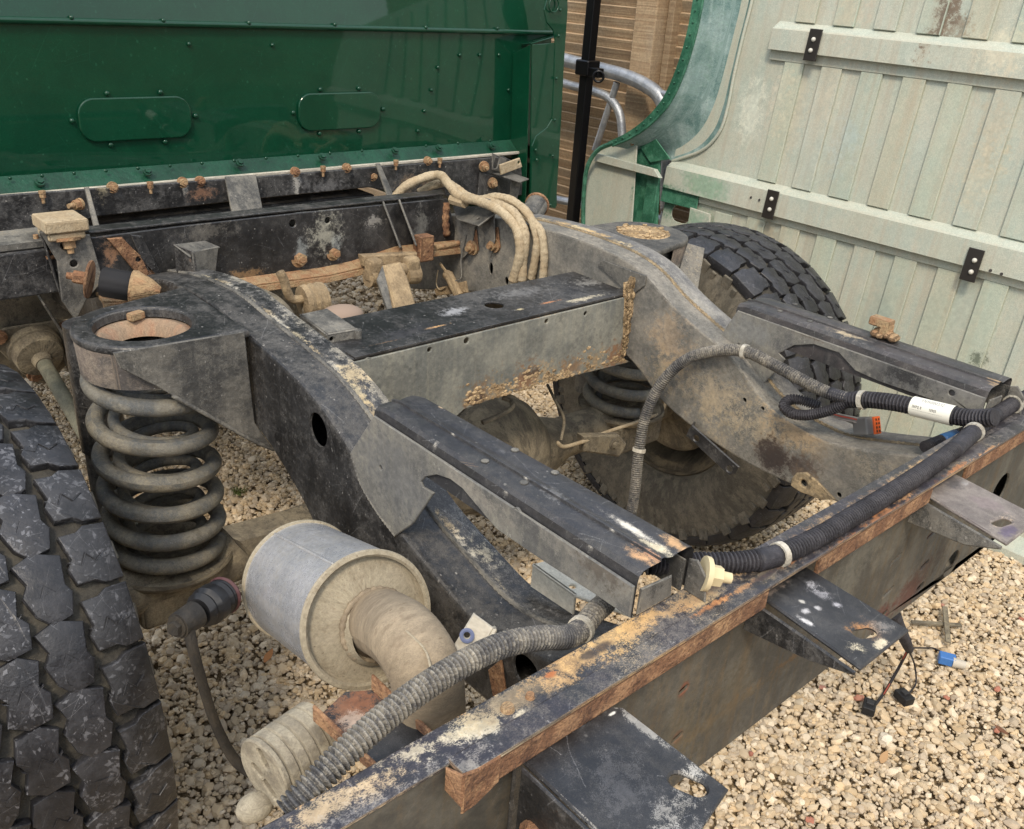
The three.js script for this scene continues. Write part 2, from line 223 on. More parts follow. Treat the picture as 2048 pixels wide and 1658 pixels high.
// ---------------------------------------------------------------- ground and gravel
{
  const [map, rm, bm] = texSet(1024, 1024, (x, y) => { const i = y * TS + x, t = F.f1[i], c = mix3([104, 88, 66], [184, 162, 126], t * 0.8 + F.m1[i] * 0.3); return [c[0], c[1], c[2], 0.95, F.f1[i]]; });
  const gm = new THREE.MeshStandardMaterial({ map, roughnessMap: rm, bumpMap: bm, bumpScale: 0.012, roughness: 1 });
  gm.userData.uv = { s: 0.8 };
  const g = new THREE.PlaneGeometry(60, 60, 1, 1).rotateX(-Math.PI / 2);
  struct(mesh('ground', g, gm)).position.y = -0.012;
  // stones: a handful of rounded, knobbly shapes
  const shapes = [];
  for (let k = 0; k < 3; k++) { const q = new THREE.IcosahedronGeometry(1, k === 2 ? 0 : 1); const p = q.attributes.position, jit = {};
    for (let i = 0; i < p.count; i++) { const key = [p.getX(i), p.getY(i), p.getZ(i)].map(v => v.toFixed(3)).join(); const f = jit[key] ??= k === 2 ? 0.7 + 0.5 * rnd() : 0.76 + 0.38 * rnd(); p.setXYZ(i, p.getX(i) * f, p.getY(i) * f, p.getZ(i) * f); }
    q.deleteAttribute('uv'); const m = mergeVertices(q, 1e-4); m.computeVertexNormals(); shapes.push(toCreasedNormals(m, k === 1 ? 0.45 : 0.7)); }
  const sm = new THREE.MeshStandardMaterial({ color: 0xffffff, roughness: 0.9 });
  const cols = [[0.53, 0.425, 0.275], [0.57, 0.47, 0.32], [0.50, 0.41, 0.275], [0.60, 0.51, 0.365], [0.48, 0.405, 0.295], [0.55, 0.43, 0.265], [0.63, 0.55, 0.41], [0.44, 0.37, 0.27]];
  const groups = [[], [], []];
  const put = (x, z, s, lift) => groups[rnd() * 3 | 0].push([x, z, s, lift]);
  // stones lie side by side on a jittered lattice, in two layers; larger cells far from the chassis
  const lay = (x0, x1, z0, z1, step, s, layer) => { for (let x = x0; x < x1; x += step) for (let z = z0; z < z1; z += step) put(x + rr(-0.5, 0.5) * step, z + rr(-0.5, 0.5) * step, s * (0.5 + 1.0 * Math.pow(rnd(), 2)), layer * rr(0.2, 1)); };
  lay(-1.6, 2.0, -2.6, 0.9, 0.0142, 0.0086, 0.002); lay(-1.6, 2.0, -2.6, 0.9, 0.0165, 0.0088, 0.009);
  lay(-1.6, 2.0, -2.6, 0.9, 0.0125, 0.0044, 0.011); lay(-1.6, 2.6, -4.2, -2.6, 0.026, 0.014, 0.006); lay(2.0, 2.6, -2.6, 0.9, 0.03, 0.015, 0.006); lay(-2.8, -1.6, -4.2, 0.9, 0.03, 0.016, 0.006); lay(-2.8, 2.6, 0.9, 2.0, 0.03, 0.016, 0.006);
  const o = new THREE.Object3D(), col = new THREE.Color();
  groups.forEach((G, k) => { const im = new THREE.InstancedMesh(shapes[k], sm, G.length); im.name = numbered('gravel');
    G.forEach(([x, z, s, l], i) => { o.position.set(x, l, z); o.rotation.set(rr(-0.5, 0.5), rr(0, 6.28), rr(-0.5, 0.5)); const e = rr(0.75, 1.25); o.scale.set(s * e, s * rr(0.5, 0.85), s / e * rr(0.8, 1)); o.updateMatrix(); im.setMatrixAt(i, o.matrix);
      const c = cols[Math.min(7, rnd() * 8 | 0)], v = rr(0.82, 1.15); col.setRGB(c[0] * v * 1.01, c[1] * v * 0.98, c[2] * v * 0.97); im.setColorAt(i, col); });
    im.castShadow = im.receiveShadow = true; im.userData = { label: ['pale beige gravel stones covering the whole yard', 'rounded tan gravel covering the yard floor', 'buff and grey gravel spread under the chassis'][k], category: 'gravel', kind: 'stuff' }; scene.add(im); });
  // odd larger or coloured stones and leaves lying on top
  const chip = (u, v, s, c, label, cat, nm) => { const p = Y(u, v, 0.012), q = shapes[0].clone().scale(s, s * 0.6, s * 0.8).rotateY(u).translate(p.x, p.y, p.z); return tag(mesh(nm, q, plain(c, 0.9)), label, cat); };
  chip(1718, 1396, 0.011, 0xa0705c, 'terracotta brick chip on gravel touching the black plug', 'brick chip', 'brick_chip');
  for (const [u, v] of [[1502, 1507], [1620, 1640], [1885, 1210], [2042, 1238], [1995, 1378], [1893, 1395], [1645, 1375], [1995, 1460]]) { const o2 = chip(u, v, rr(0.006, 0.009), [0xa8705c, 0xa57868, 0x966250][u % 3], 'small red brick chip lying loose on the open gravel', 'brick chip', 'brick_chip'); o2.userData.group = 'red brick chips in the gravel'; }
  chip(1772, 1478, 0.017, 0xd8ccb8, 'largest pale flat stone on the open gravel', 'stone', 'pale_stone');
  const leaf = (u, v, L, a, c, label) => { const p = Y(u, v, 0.016), sh = new THREE.Shape(); sh.moveTo(-L, 0); sh.bezierCurveTo(-L * 0.4, L * 0.5, L * 0.4, L * 0.45, L, 0); sh.bezierCurveTo(L * 0.4, -L * 0.4, -L * 0.4, -L * 0.45, -L, 0);
    const q = new THREE.ExtrudeGeometry(sh, { depth: 0.0008, bevelEnabled: false, curveSegments: 8 }).rotateX(-Math.PI / 2); const pp = q.attributes.position; for (let i = 0; i < pp.count; i++) pp.setY(i, pp.getY(i) + 6 * pp.getZ(i) ** 2 + 2 * pp.getX(i) ** 2); q.rotateY(a).translate(p.x, p.y, p.z); q.computeVertexNormals();
    tag(mesh('fallen_leaf', q, plain(c, 0.8)), label, 'leaf'); };
  leaf(537, 1312, 0.022, 0.7, 0xb07a4c, 'brown fallen leaf on gravel below the silver muffler'); leaf(1768, 1515, 0.02, 0.2, 0xb9946a, 'curled tan leaf on the open gravel behind the crossmember');
  leaf(2003, 1460, 0.016, 1.4, 0x6e4a34, 'dark red brown leaf scrap on the open gravel');
  // moss tufts
  for (const [u, v, lab] of [[478, 985, 'small green moss tuft between coil spring and axle'], [152, 752, 'green weed tuft behind the trailing link rod']]) { const p = Y(u, v, 0.01), bl = []; for (let k = 0; k < 70; k++) { const a = rnd() * 6.28, d = rr(0, 0.02), h = rr(0.008, 0.022); const q = new THREE.ConeGeometry(0.0011, h, 3).translate(0, h / 2, 0).rotateZ(rr(-0.8, 0.8)).rotateY(a).translate(p.x + Math.cos(a) * d, p.y, p.z + Math.sin(a) * d); bl.push(q); } tag(mesh('moss_tuft', bl, plain(0x63703a, 0.9)), lab, 'moss'); }
}

// ---------------------------------------------------------------- chassis frame
const YC = 0.7696;
const chassis = thing('chassis_frame', 'bare black steel ladder chassis with dusty, rusting crossmembers standing on gravel', 'chassis');
const spr = (pts, n) => new THREE.SplineCurve(pts.map(([a, b]) => new THREE.Vector2(a, b))).getPoints(n).map(p => [p.x, p.y]);
const railTop = { L: [[-3.3, 0.70], [-1.9, 0.70], [-1.5, 0.715], [-1.25, 0.76], [-1.08, 0.795], [-0.93, 0.81], [-0.82, 0.8], [-0.72, 0.79], [-0.62, 0.774], [-0.53, 0.737], [-0.43, 0.676], [-0.34, 0.647], [-0.26, 0.63], [-0.18, 0.645], [-0.05, 0.69]],
  R: [[-3.3, 0.70], [-1.9, 0.70], [-1.5, 0.725], [-1.25, 0.79], [-1.08, 0.825], [-0.9, 0.84], [-0.75, 0.838], [-0.66, 0.822], [-0.585, 0.785], [-0.514, 0.757], [-0.448, 0.735], [-0.36, 0.678], [-0.27, 0.66], [-0.2, 0.668], [-0.05, 0.715]] };
const railBot = { L: [[-3.3, 0.56], [-1.9, 0.56], [-1.45, 0.575], [-1.2, 0.625], [-1.0, 0.668], [-0.88, 0.67], [-0.76, 0.648], [-0.66, 0.60], [-0.58, 0.55], [-0.42, 0.53], [-0.2, 0.53], [-0.05, 0.545]],
  R: [[-3.3, 0.56], [-1.9, 0.56], [-1.45, 0.575], [-1.2, 0.63], [-1.0, 0.675], [-0.85, 0.69], [-0.72, 0.672], [-0.644, 0.645], [-0.55, 0.592], [-0.37, 0.56], [-0.18, 0.57], [-0.05, 0.58]] };
const yAt = (prof, z) => { for (let i = 1; i < prof.length; i++) if (z <= prof[i][0]) { const [a, b] = prof[i - 1], [c, d] = prof[i]; return b + (d - b) * (z - a) / (c - a); } return prof.at(-1)[1]; };
const railProf = s => [...spr(railTop[s], 70), ...spr(railBot[s], 60).reverse()];
const seam = (s, x) => tube(spr(railTop[s].slice(3), 60).map(([z, y]) => V(x, y + 0.0005, z)), (q) => 0.0032 + 0.0008 * Math.sin(q * 900), { step: 0.004, seg: 6 });
const oval = (c, rx, ry, tilt, depth, into) => new THREE.CylinderGeometry(1, 1, depth, 28).rotateZ(Math.PI / 2).scale(1, ry, rx).rotateX(tilt).translate(c.x + into * depth * 0.5 - into * 0.006, c.y, c.z);
const hollow = (k, x0, x1) => railX([...spr(railTop[k], 70).filter(q => q[0] > -2.6 && q[0] < -0.09).map(([z, y]) => [z, y - 0.007]), ...spr(railBot[k], 60).filter(q => q[0] > -2.6 && q[0] < -0.09).map(([z, y]) => [z, y + 0.007]).reverse()], x0 + 0.0035, x1 - 0.0035, 0.001, 1);
const rL = mesh('side_rail', drill(railX(railProf('L'), -0.405, -0.31, 0.006, 3), [hollow('L', -0.405, -0.31), oval(V(-0.405, 0.726, -0.597), 0.0225, 0.024, 0, 0.02, 1), oval(X(557, 884, -0.405), 0.0045, 0.0045, 0, 0.02, 1), oval(X(1052, 1345, -0.405), 0.021, 0.021, 0, 0.02, 1)]), M.black, chassis, 'black left rail arched over the axle');
mesh('weld_seam', seam('L', -0.352), M.dusty, rL);
const SRail = { base: [100, 99, 95], base2: [122, 118, 110], rough: 0.9, film: 0.55, filmC: [150, 145, 132], dark: 0.6, darkC: [62, 61, 60], dust: 0.2, dustC: [184, 164, 132], grain: 0.3, speck: 0.3, bump: 0.002 };
const P2 = (u, v, x) => { const p = X(u, v, x); return [p.z, p.y]; };
{ const st = []; const A = (u, v, ra, rb, c, k, g) => { const [a, b] = P2(u, v, 0.288); st.push([a, b, ra, rb, c, k, g]); };
  A(1500, 850, 0.11, 0.045, [172, 156, 128], 0.62, 1.3); A(1430, 790, 0.12, 0.05, [168, 152, 126], 0.58, 1.3); A(1700, 925, 0.1, 0.03, [158, 146, 124], 0.5, 1.4); A(1320, 740, 0.04, 0.05, [166, 148, 118], 0.6, 1.2); A(1340, 680, 0.05, 0.06, [180, 152, 120], 0.5, 1); A(1590, 860, 0.06, 0.05, [166, 140, 106], 0.6, 1);
  A(1545, 915, 0.045, 0.04, [40, 32, 30], 0.95, 0.7); A(1600, 935, 0.04, 0.03, [54, 44, 40], 0.8, 0.8); A(1680, 930, 0.05, 0.035, [92, 92, 92], 0.5, 1); A(1610, 965, 0.03, 0.03, [140, 118, 92], 0.6, 0.8);
  M.railR = marked(SRail, [-1.4, 0], [0.5, 0.9], st, 1024, 512); }
const rR = mesh('side_rail', drill(railX(railProf('R'), 0.288, 0.385, 0.004, 2), [hollow('R', 0.288, 0.385), ...[[1489, 800, 0.004], [1525, 817, 0.0035], [1678, 990, 0.0045], [1607, 967, 0.006]].map(([u, v, r]) => oval(X(u, v, 0.288), r, r, 0, 0.02, 1)), oval(X(982, 537, 0.288), 0.007, 0.013, 0, 0.02, 1), oval(X(1013, 562, 0.288), 0.006, 0.009, 0, 0.02, 1)]), M.railR, chassis, 'right rail caked with sandy mud');
mesh('weld_seam', seam('R', 0.335), M.sand, rR);
// the two halves of each box rail lap along the top
{ const strip = (k, x0, x1, dy) => railX([...spr(railTop[k].slice(3), 60).map(([z, y]) => [z, y + dy + 0.0022]), ...spr(railTop[k].slice(3), 60).map(([z, y]) => [z, y + dy]).reverse()], x0, x1, 0.0008, 1);
  const sl = []; for (let k = 0; k < 16; k++) { const z = -1.05 + k * 0.05; sl.push([-0.346, z, 0.006, 0.03, [[206, 190, 150], [196, 170, 124], [210, 204, 188]][k % 3], 0.6, 1.7]); if (z < -0.55) sl.push([-0.318, z + 0.02, 0.012, 0.04, [[176, 172, 162], [190, 180, 156]][k % 2], 0.45, 1.7]); }
  sl.push([-0.33, -0.63, 0.03, 0.03, [188, 168, 130], 0.8, 1.2], [-0.33, -0.33, 0.02, 0.03, [196, 188, 164], 0.7, 1.4]);
  mesh('lap_strip', strip('L', -0.3515, -0.314, 0.0004), marked({ ...SB, film: 0.7, filmC: [132, 130, 126], dust: 0.22 }, [-0.36, -0.3], [-1.3, -0.04], sl, 128, 1024), rL, 'dust streaked lapped edge');
  const sr = []; for (let k = 0; k < 18; k++) { const z = -1.2 + k * 0.055; sr.push([0.345, z, 0.012, 0.04, z < -0.75 ? [[206, 184, 140], [192, 160, 112]][k % 2] : [150, 146, 136], z < -0.75 ? 0.9 : 0.5, 1.2]); }
  mesh('lap_strip', strip('R', 0.336, 0.377, 0.0004), marked({ base: [92, 92, 92], base2: [116, 114, 110], rough: 0.7, film: 0.7, filmC: [150, 147, 140], speck: 0.6, dust: 0.2 }, [0.33, 0.38], [-1.3, -0.04], sr, 128, 1024), rR, 'grey lapped edge with caked mud'); }
// rear crossmember: hat of folded plate with a rusty turned-down lip
const rc = new THREE.Group(); rc.name = 'rear_crossmember'; chassis.add(rc);
{ const st = []; const A = (u, v, ra, rb, c, k = 1, g = 0.8, ro = 0.95) => { const p = Y(u, v, YC); st.push([p.x, p.z, ra, rb, c, k, g, ro]); };
  A(640, 1620, 0.05, 0.012, MUD, 0.9, 1.2); A(760, 1560, 0.03, 0.012, MUD, 0.9, 1.2); A(830, 1600, 0.03, 0.008, CREAM, 0.8, 1.3); A(820, 1500, 0.03, 0.012, [206, 194, 166], 0.8, 1.4); A(900, 1470, 0.03, 0.01, [190, 180, 156], 0.8, 1.4); A(950, 1450, 0.03, 0.012, CREAM, 0.8, 1.5); A(930, 1520, 0.03, 0.02, PALE, 0.4, 1.6); A(720, 1640, 0.05, 0.02, [150, 150, 152], 0.4, 1.6);
  A(1010, 1400, 0.05, 0.012, [160, 142, 112], 0.7, 1.3); A(1080, 1370, 0.04, 0.012, [120, 106, 88], 0.6, 1.4); A(1150, 1318, 0.04, 0.016, [196, 156, 106], 0.75, 1.5); A(1220, 1270, 0.05, 0.014, [202, 166, 112], 0.8, 1.4); A(1290, 1235, 0.04, 0.012, [206, 164, 106], 0.9, 1.2); A(1180, 1305, 0.012, 0.006, [60, 54, 52], 0.9, 0.6); A(1205, 1290, 0.012, 0.006, [70, 60, 54], 0.9, 0.6); A(1100, 1345, 0.008, 0.004, [178, 104, 62], 0.9, 0.6); A(1040, 1425, 0.01, 0.005, [220, 208, 180], 0.9, 0.6);
  A(1400, 1190, 0.05, 0.016, [202, 176, 134], 0.95, 0.9); A(1440, 1160, 0.05, 0.014, [150, 136, 110], 0.8, 1.0); A(1370, 1210, 0.02, 0.01, [192, 150, 102], 0.9, 0.9);
  A(1540, 1140, 0.06, 0.012, [120, 106, 84], 0.8, 1); A(1650, 1055, 0.06, 0.012, [206, 156, 100], 0.9, 0.9); A(1760, 990, 0.08, 0.010, [196, 158, 110], 0.9, 1.0); A(1860, 920, 0.08, 0.009, [206, 172, 124], 0.9, 1.2); A(1600, 1100, 0.07, 0.010, [44, 42, 52], 0.8, 0.9); A(1750, 1040, 0.12, 0.006, [170, 110, 66], 0.8, 1.2); A(1900, 960, 0.14, 0.006, [172, 118, 76], 0.8, 1.2); A(1850, 985, 0.03, 0.005, [38, 36, 44], 0.9, 1); A(1935, 905, 0.05, 0.006, [44, 40, 46], 0.8, 1);
  for (let k = 0; k < 26; k++) { const u = 560 + k * 54, v = 1652 - (u - 509) * 0.559 - 22; A(u, v + 8, 0.03, 0.006, [[206, 170, 122], [196, 144, 94], [212, 190, 150]][k % 3], 0.85, 1.5); if (u > 1300) A(u + 20, v + 40, 0.05, 0.009, [[158, 132, 100], [130, 108, 92], [176, 146, 108]][k % 3], 0.75, 1.3); if (u > 1350) A(u + 60, v + 58, 0.04, 0.004, [[176, 116, 72], [188, 140, 94], [52, 46, 54]][k % 3], 0.85, 1.2); }
  M.cmTop = marked({ ...SB, base: [48, 46, 52], film: 0.7, filmC: [128, 122, 114], dust: 0.24, rust: 0.18 }, [-0.85, 0.85], [-0.07, 0.01], st, 2048, 256);
  mesh('top_plate', boxAt(-0.8, 0.8, YC - 0.006, YC - 0.002, -0.051, -0.018, 0.0015), M.cmTop, rc, 'mud and rust patched top plate');
  mesh('lip_plate', boxAt(Z(932, 1550, 0).x, 0.8, YC - 0.006, YC, -0.0215, -0.0005, 0.002), M.cmTop, rc);
  // lip: turned-down rusty flange, in lengths between the tow brackets
  const lip = (x0, x1, d = 0.026) => mesh('lip', boxAt(x0, x1, YC - d, YC - 0.003, -0.0045, 0, 0.0015), M.rust, rc, 'orange rusty turned down lip');
  lip(Z(932, 1550, 0).x, -0.262); lip(-0.172, 0.078); lip(0.172, 0.8);
  // tab at the end of the lip
  { const a = Z(930, 1550, 0).x, h = V(a + 0.016, YC - 0.02, 0.0006); mesh('rusty_tab', plate([V(a - 0.001, YC + 0.003, 0.0006), V(a + 0.012, YC - 0.0005, 0.0006), V(a + 0.034, YC - 0.001, 0.0006), V(a + 0.034, YC - 0.027, 0.0006), V(a + 0.012, YC - 0.036, 0.0006), V(a - 0.001, YC - 0.037, 0.0006)], 0.003, [[h, 0.004]]), M.rust, rc, 'orange rusty tab with one hole'); mesh('tab_fold', plate([V(a - 0.002, YC + 0.002, 0), V(a - 0.002, YC - 0.03, 0), V(a - 0.004, YC - 0.026, -0.018), V(a - 0.004, YC - 0.004, -0.018)], 0.003), M.rust, rc); }
  const holes = [[1367, 1380, 0.0035, 0.004], [1355, 1475, 0.0035, 0.005], [1865, 1067, 0.003, 0.011], [1792, 1118, 0.003, 0.011], [1849, 1130, 0.004, 0.008], [1776, 1184, 0.003, 0.011], [1840, 1175, 0.006, 0.005], [1767, 1230, 0.005, 0.005]].map(([u, v, r, l]) => [Z(u, v, -0.02), r, l, Math.PI / 2 + 0.2]);
  holes.push([Z(1903, 1127, -0.02), 0.021], [Z(2000, 980, -0.02), 0.027], [Z(1938, 1076, -0.02), 0.006]);
  const fs = []; const B = (u, v, ra, rb, c, k = 1, g = 0.8) => { const p = Z(u, v, -0.02); fs.push([p.x, p.y, ra, rb, c, k, g]); };
  B(1815, 1190, 0.05, 0.025, [96, 56, 48], 0.75, 0.9); B(1850, 1140, 0.05, 0.03, [90, 64, 50], 0.6, 1.1); B(1760, 1235, 0.03, 0.02, [92, 52, 44], 0.8, 0.8); B(1880, 1100, 0.03, 0.06, [72, 64, 54], 0.7, 1.0); for (const [u, v] of [[1367, 1380], [1355, 1475]]) B(u, v, 0.010, 0.011, [128, 72, 52], 0.9, 0.6);
  B(1450, 1420, 0.08, 0.06, [88, 78, 60], 0.5, 1.3); B(1330, 1500, 0.08, 0.06, [92, 84, 66], 0.5, 1.3); B(1700, 1150, 0.1, 0.05, [120, 118, 106], 0.6, 1.0); B(1620, 1290, 0.15, 0.008, [130, 96, 60], 0.7, 1); B(1480, 1400, 0.2, 0.01, [110, 90, 62], 0.4, 1.4);
  M.cmFace = marked({ base: [70, 69, 65], base2: [92, 90, 83], rough: 0.55, film: 0.5, filmC: [114, 110, 100], streak: 0.55, streakC: [104, 86, 62], dark: 0.4, darkC: [50, 48, 44], speck: 0.15, scr: 0.25, rust: 0.1 }, [-0.85, 0.85], [0.5, 0.8], fs, 2048, 512);
  mesh('rear_face', plate([V(-0.8, YC - 0.007, -0.02), V(-0.8, 0.532, -0.02), V(0.8, 0.532, -0.02), V(0.8, YC - 0.007, -0.02)], 0.004, holes, 0.001, -1), M.cmFace, rc, 'olive grey rear face with rusty slots');
  mesh('front_face', boxAt(-0.8, 0.8, 0.56, YC - 0.007, -0.051, -0.047), M.dusty, rc);
  mesh('bottom_plate', boxAt(-0.8, 0.8, 0.532, 0.536, -0.046, -0.025), M.dusty, rc);
  for (const [u, v, r] of [[1015, 1419, 0.006], [1060, 1395, 0.004]]) mesh('rusty_stud', cyl(Y(u, v, YC - 0.002), Y(u, v, YC - 0.002).add(V(0, 0.004, 0)), r, r * 0.8, 10), M.ochre, rc);
}
// tow and body brackets on the rear face
{ const yb = YC - 0.005, yt = p => V(p[0], yb - (p[2] ?? 0), p[1]);
  const bs = (S, list, W, H) => marked(S, list.a, list.b, list.s, W ?? 512, H ?? 512);
  const one = (pts, holes, sidePts, mat, sideMat, lab) => { const g = new THREE.Group(); g.name = 'bracket'; chassis.add(g); mesh('top_plate', plate(pts, 0.005, holes, 0.0018), mat, g, lab); for (const s of sidePts) mesh('side_flange', plate(s, 0.004, [], 0.0015), sideMat, g); return g; };
  let y = 0.7455;
  const m1 = bs({ ...SB, film: 0.3, dust: 0.05, rust: 0.02, speck: 0.5 }, { a: [-0.6, -0.45], b: [-0.02, 0.14], s: [[-0.485, 0.087, 0.014, 0.008, PALE, 0.9, 1.4], [-0.52, 0.1, 0.02, 0.01, PALE, 0.6, 1.8], [-0.545, 0.12, 0.03, 0.012, [170, 168, 164], 0.6, 1.8], [-0.478, 0.03, 0.004, 0.03, PALE, 0.7, 1.5], [-0.487, 0.006, 0.006, 0.002, [240, 236, 226], 1, 0.3], [-0.53, 0.05, 0.03, 0.03, [96, 98, 104], 0.4, 1.6]] });
  const b1 = one([V(-0.578, y, -0.001), V(-0.482, y, -0.001), V(-0.474, y, 0.006), V(-0.473, y, 0.112), V(-0.579, y, 0.135)], [[Y(1376, 1567, y), 0.0075, 0.007, 1.2], [V(-0.553, y, 0.118), 0.009, 0.006, 0]], [[V(-0.579, y - 0.002, 0.001), V(-0.579, y - 0.12, 0.001), V(-0.579, y - 0.12, 0.05), V(-0.579, y - 0.02, 0.13), V(-0.579, y - 0.002, 0.133)], [V(-0.578, y - 0.004, -0.0135), V(-0.578, 0.6, -0.0135), V(-0.478, 0.6, -0.0135), V(-0.478, y - 0.004, -0.0135)]], m1, M.black, 'wide satin black plate with chipped edges');
  for (const [dx, dy, dz] of [[-0.583, 0.69, 0.022], [-0.583, 0.655, 0.03]]) mesh('bolt', bolt(V(dx, dy, dz), V(-1, 0, 0), 0.009, 0.007), M.rust, b1);
  const c2 = [-0.225, 0.04], m2 = bs({ ...SB, film: 0.35, dust: 0.04, rust: 0.02, speck: 0.2 }, { a: [-0.29, -0.16], b: [-0.03, 0.12], s: [[-0.20, 0.012, 0.012, 0.010, [176, 174, 176], 0.9, 1], [-0.205, 0.025, 0.012, 0.012, [168, 166, 170], 0.8, 1.2], [-0.232, 0.02, 0.004, 0.004, PALE, 1, 0.5], [-0.242, 0.03, 0.006, 0.005, [186, 184, 184], 1, 0.5], [-0.228, 0.035, 0.005, 0.005, [186, 184, 184], 1, 0.5], [-0.208, 0.043, 0.008, 0.007, [182, 180, 184], 1, 0.7], [-0.256, 0.04, 0.004, 0.010, [214, 212, 210], 1, 0.6], [-0.222, 0.079, 0.014, 0.014, [170, 118, 70], 0.9, 0.9], [-0.215, 0.085, 0.018, 0.016, [150, 120, 96], 0.5, 1.2], [-0.252, 0.088, 0.012, 0.012, CREAM, 1, 1.1], [-0.228, 0.1, 0.012, 0.006, CREAM, 1, 1.1], [-0.2, 0.09, 0.014, 0.008, [150, 146, 140], 0.6, 1.6], [-0.24, -0.01, 0.03, 0.008, [120, 104, 92], 0.8, 1]] });
  const b2 = one([V(-0.258, y + 0.006, -0.012), V(-0.176, y + 0.006, -0.012), V(-0.183, y + 0.004, 0.106), V(-0.272, y + 0.004, 0.106)], [[Y(1728, 1271, y), 0.0065, 0.006, 0.4]], [[V(-0.262, y, -0.016), V(-0.262, y - 0.036, -0.016), V(-0.27, y - 0.02, 0.06), V(-0.273, y - 0.004, 0.104), V(-0.272, y, 0.104)], [V(-0.178, y, -0.016), V(-0.178, y - 0.03, -0.016), V(-0.18, y - 0.02, 0.06), V(-0.182, y - 0.006, 0.1), V(-0.182, y, 0.1)]], m2, M.black, 'black plate with bare metal spots and one slot');
  const m3 = bs({ base: [104, 96, 92], base2: [124, 116, 110], rough: 0.5, film: 0.5, filmC: [140, 134, 126], dust: 0.12, rust: 0.14, speck: 0.3 }, { a: [0.04, 0.18], b: [-0.03, 0.12], s: [[0.14, 0.0, 0.02, 0.012, [70, 68, 70], 0.8, 1], [0.15, 0.01, 0.01, 0.008, [150, 148, 146], 0.8, 1], [0.1, 0.075, 0.02, 0.014, [190, 170, 146], 0.7, 1.3], [0.085, 0.09, 0.02, 0.01, [86, 78, 98], 0.9, 0.8], [0.12, 0.05, 0.02, 0.02, [120, 106, 108], 0.5, 1.3]] });
  const b3 = one([V(0.083, y + 0.006, -0.012), V(0.166, y + 0.006, -0.012), V(0.15, y + 0.004, 0.1), V(0.056, y + 0.004, 0.1)], [[V(0.098, y, 0.076), 0.006, 0.009, 0.2]], [[V(0.079, y, -0.016), V(0.079, y - 0.036, -0.016), V(0.06, y - 0.022, 0.06), V(0.054, y - 0.004, 0.098), V(0.056, y, 0.098)], [V(0.164, y, -0.016), V(0.164, y - 0.03, -0.016), V(0.155, y - 0.02, 0.06), V(0.15, y - 0.006, 0.096), V(0.15, y, 0.096)]], m3, M.dusty, 'worn grey brown plate with slot');
}
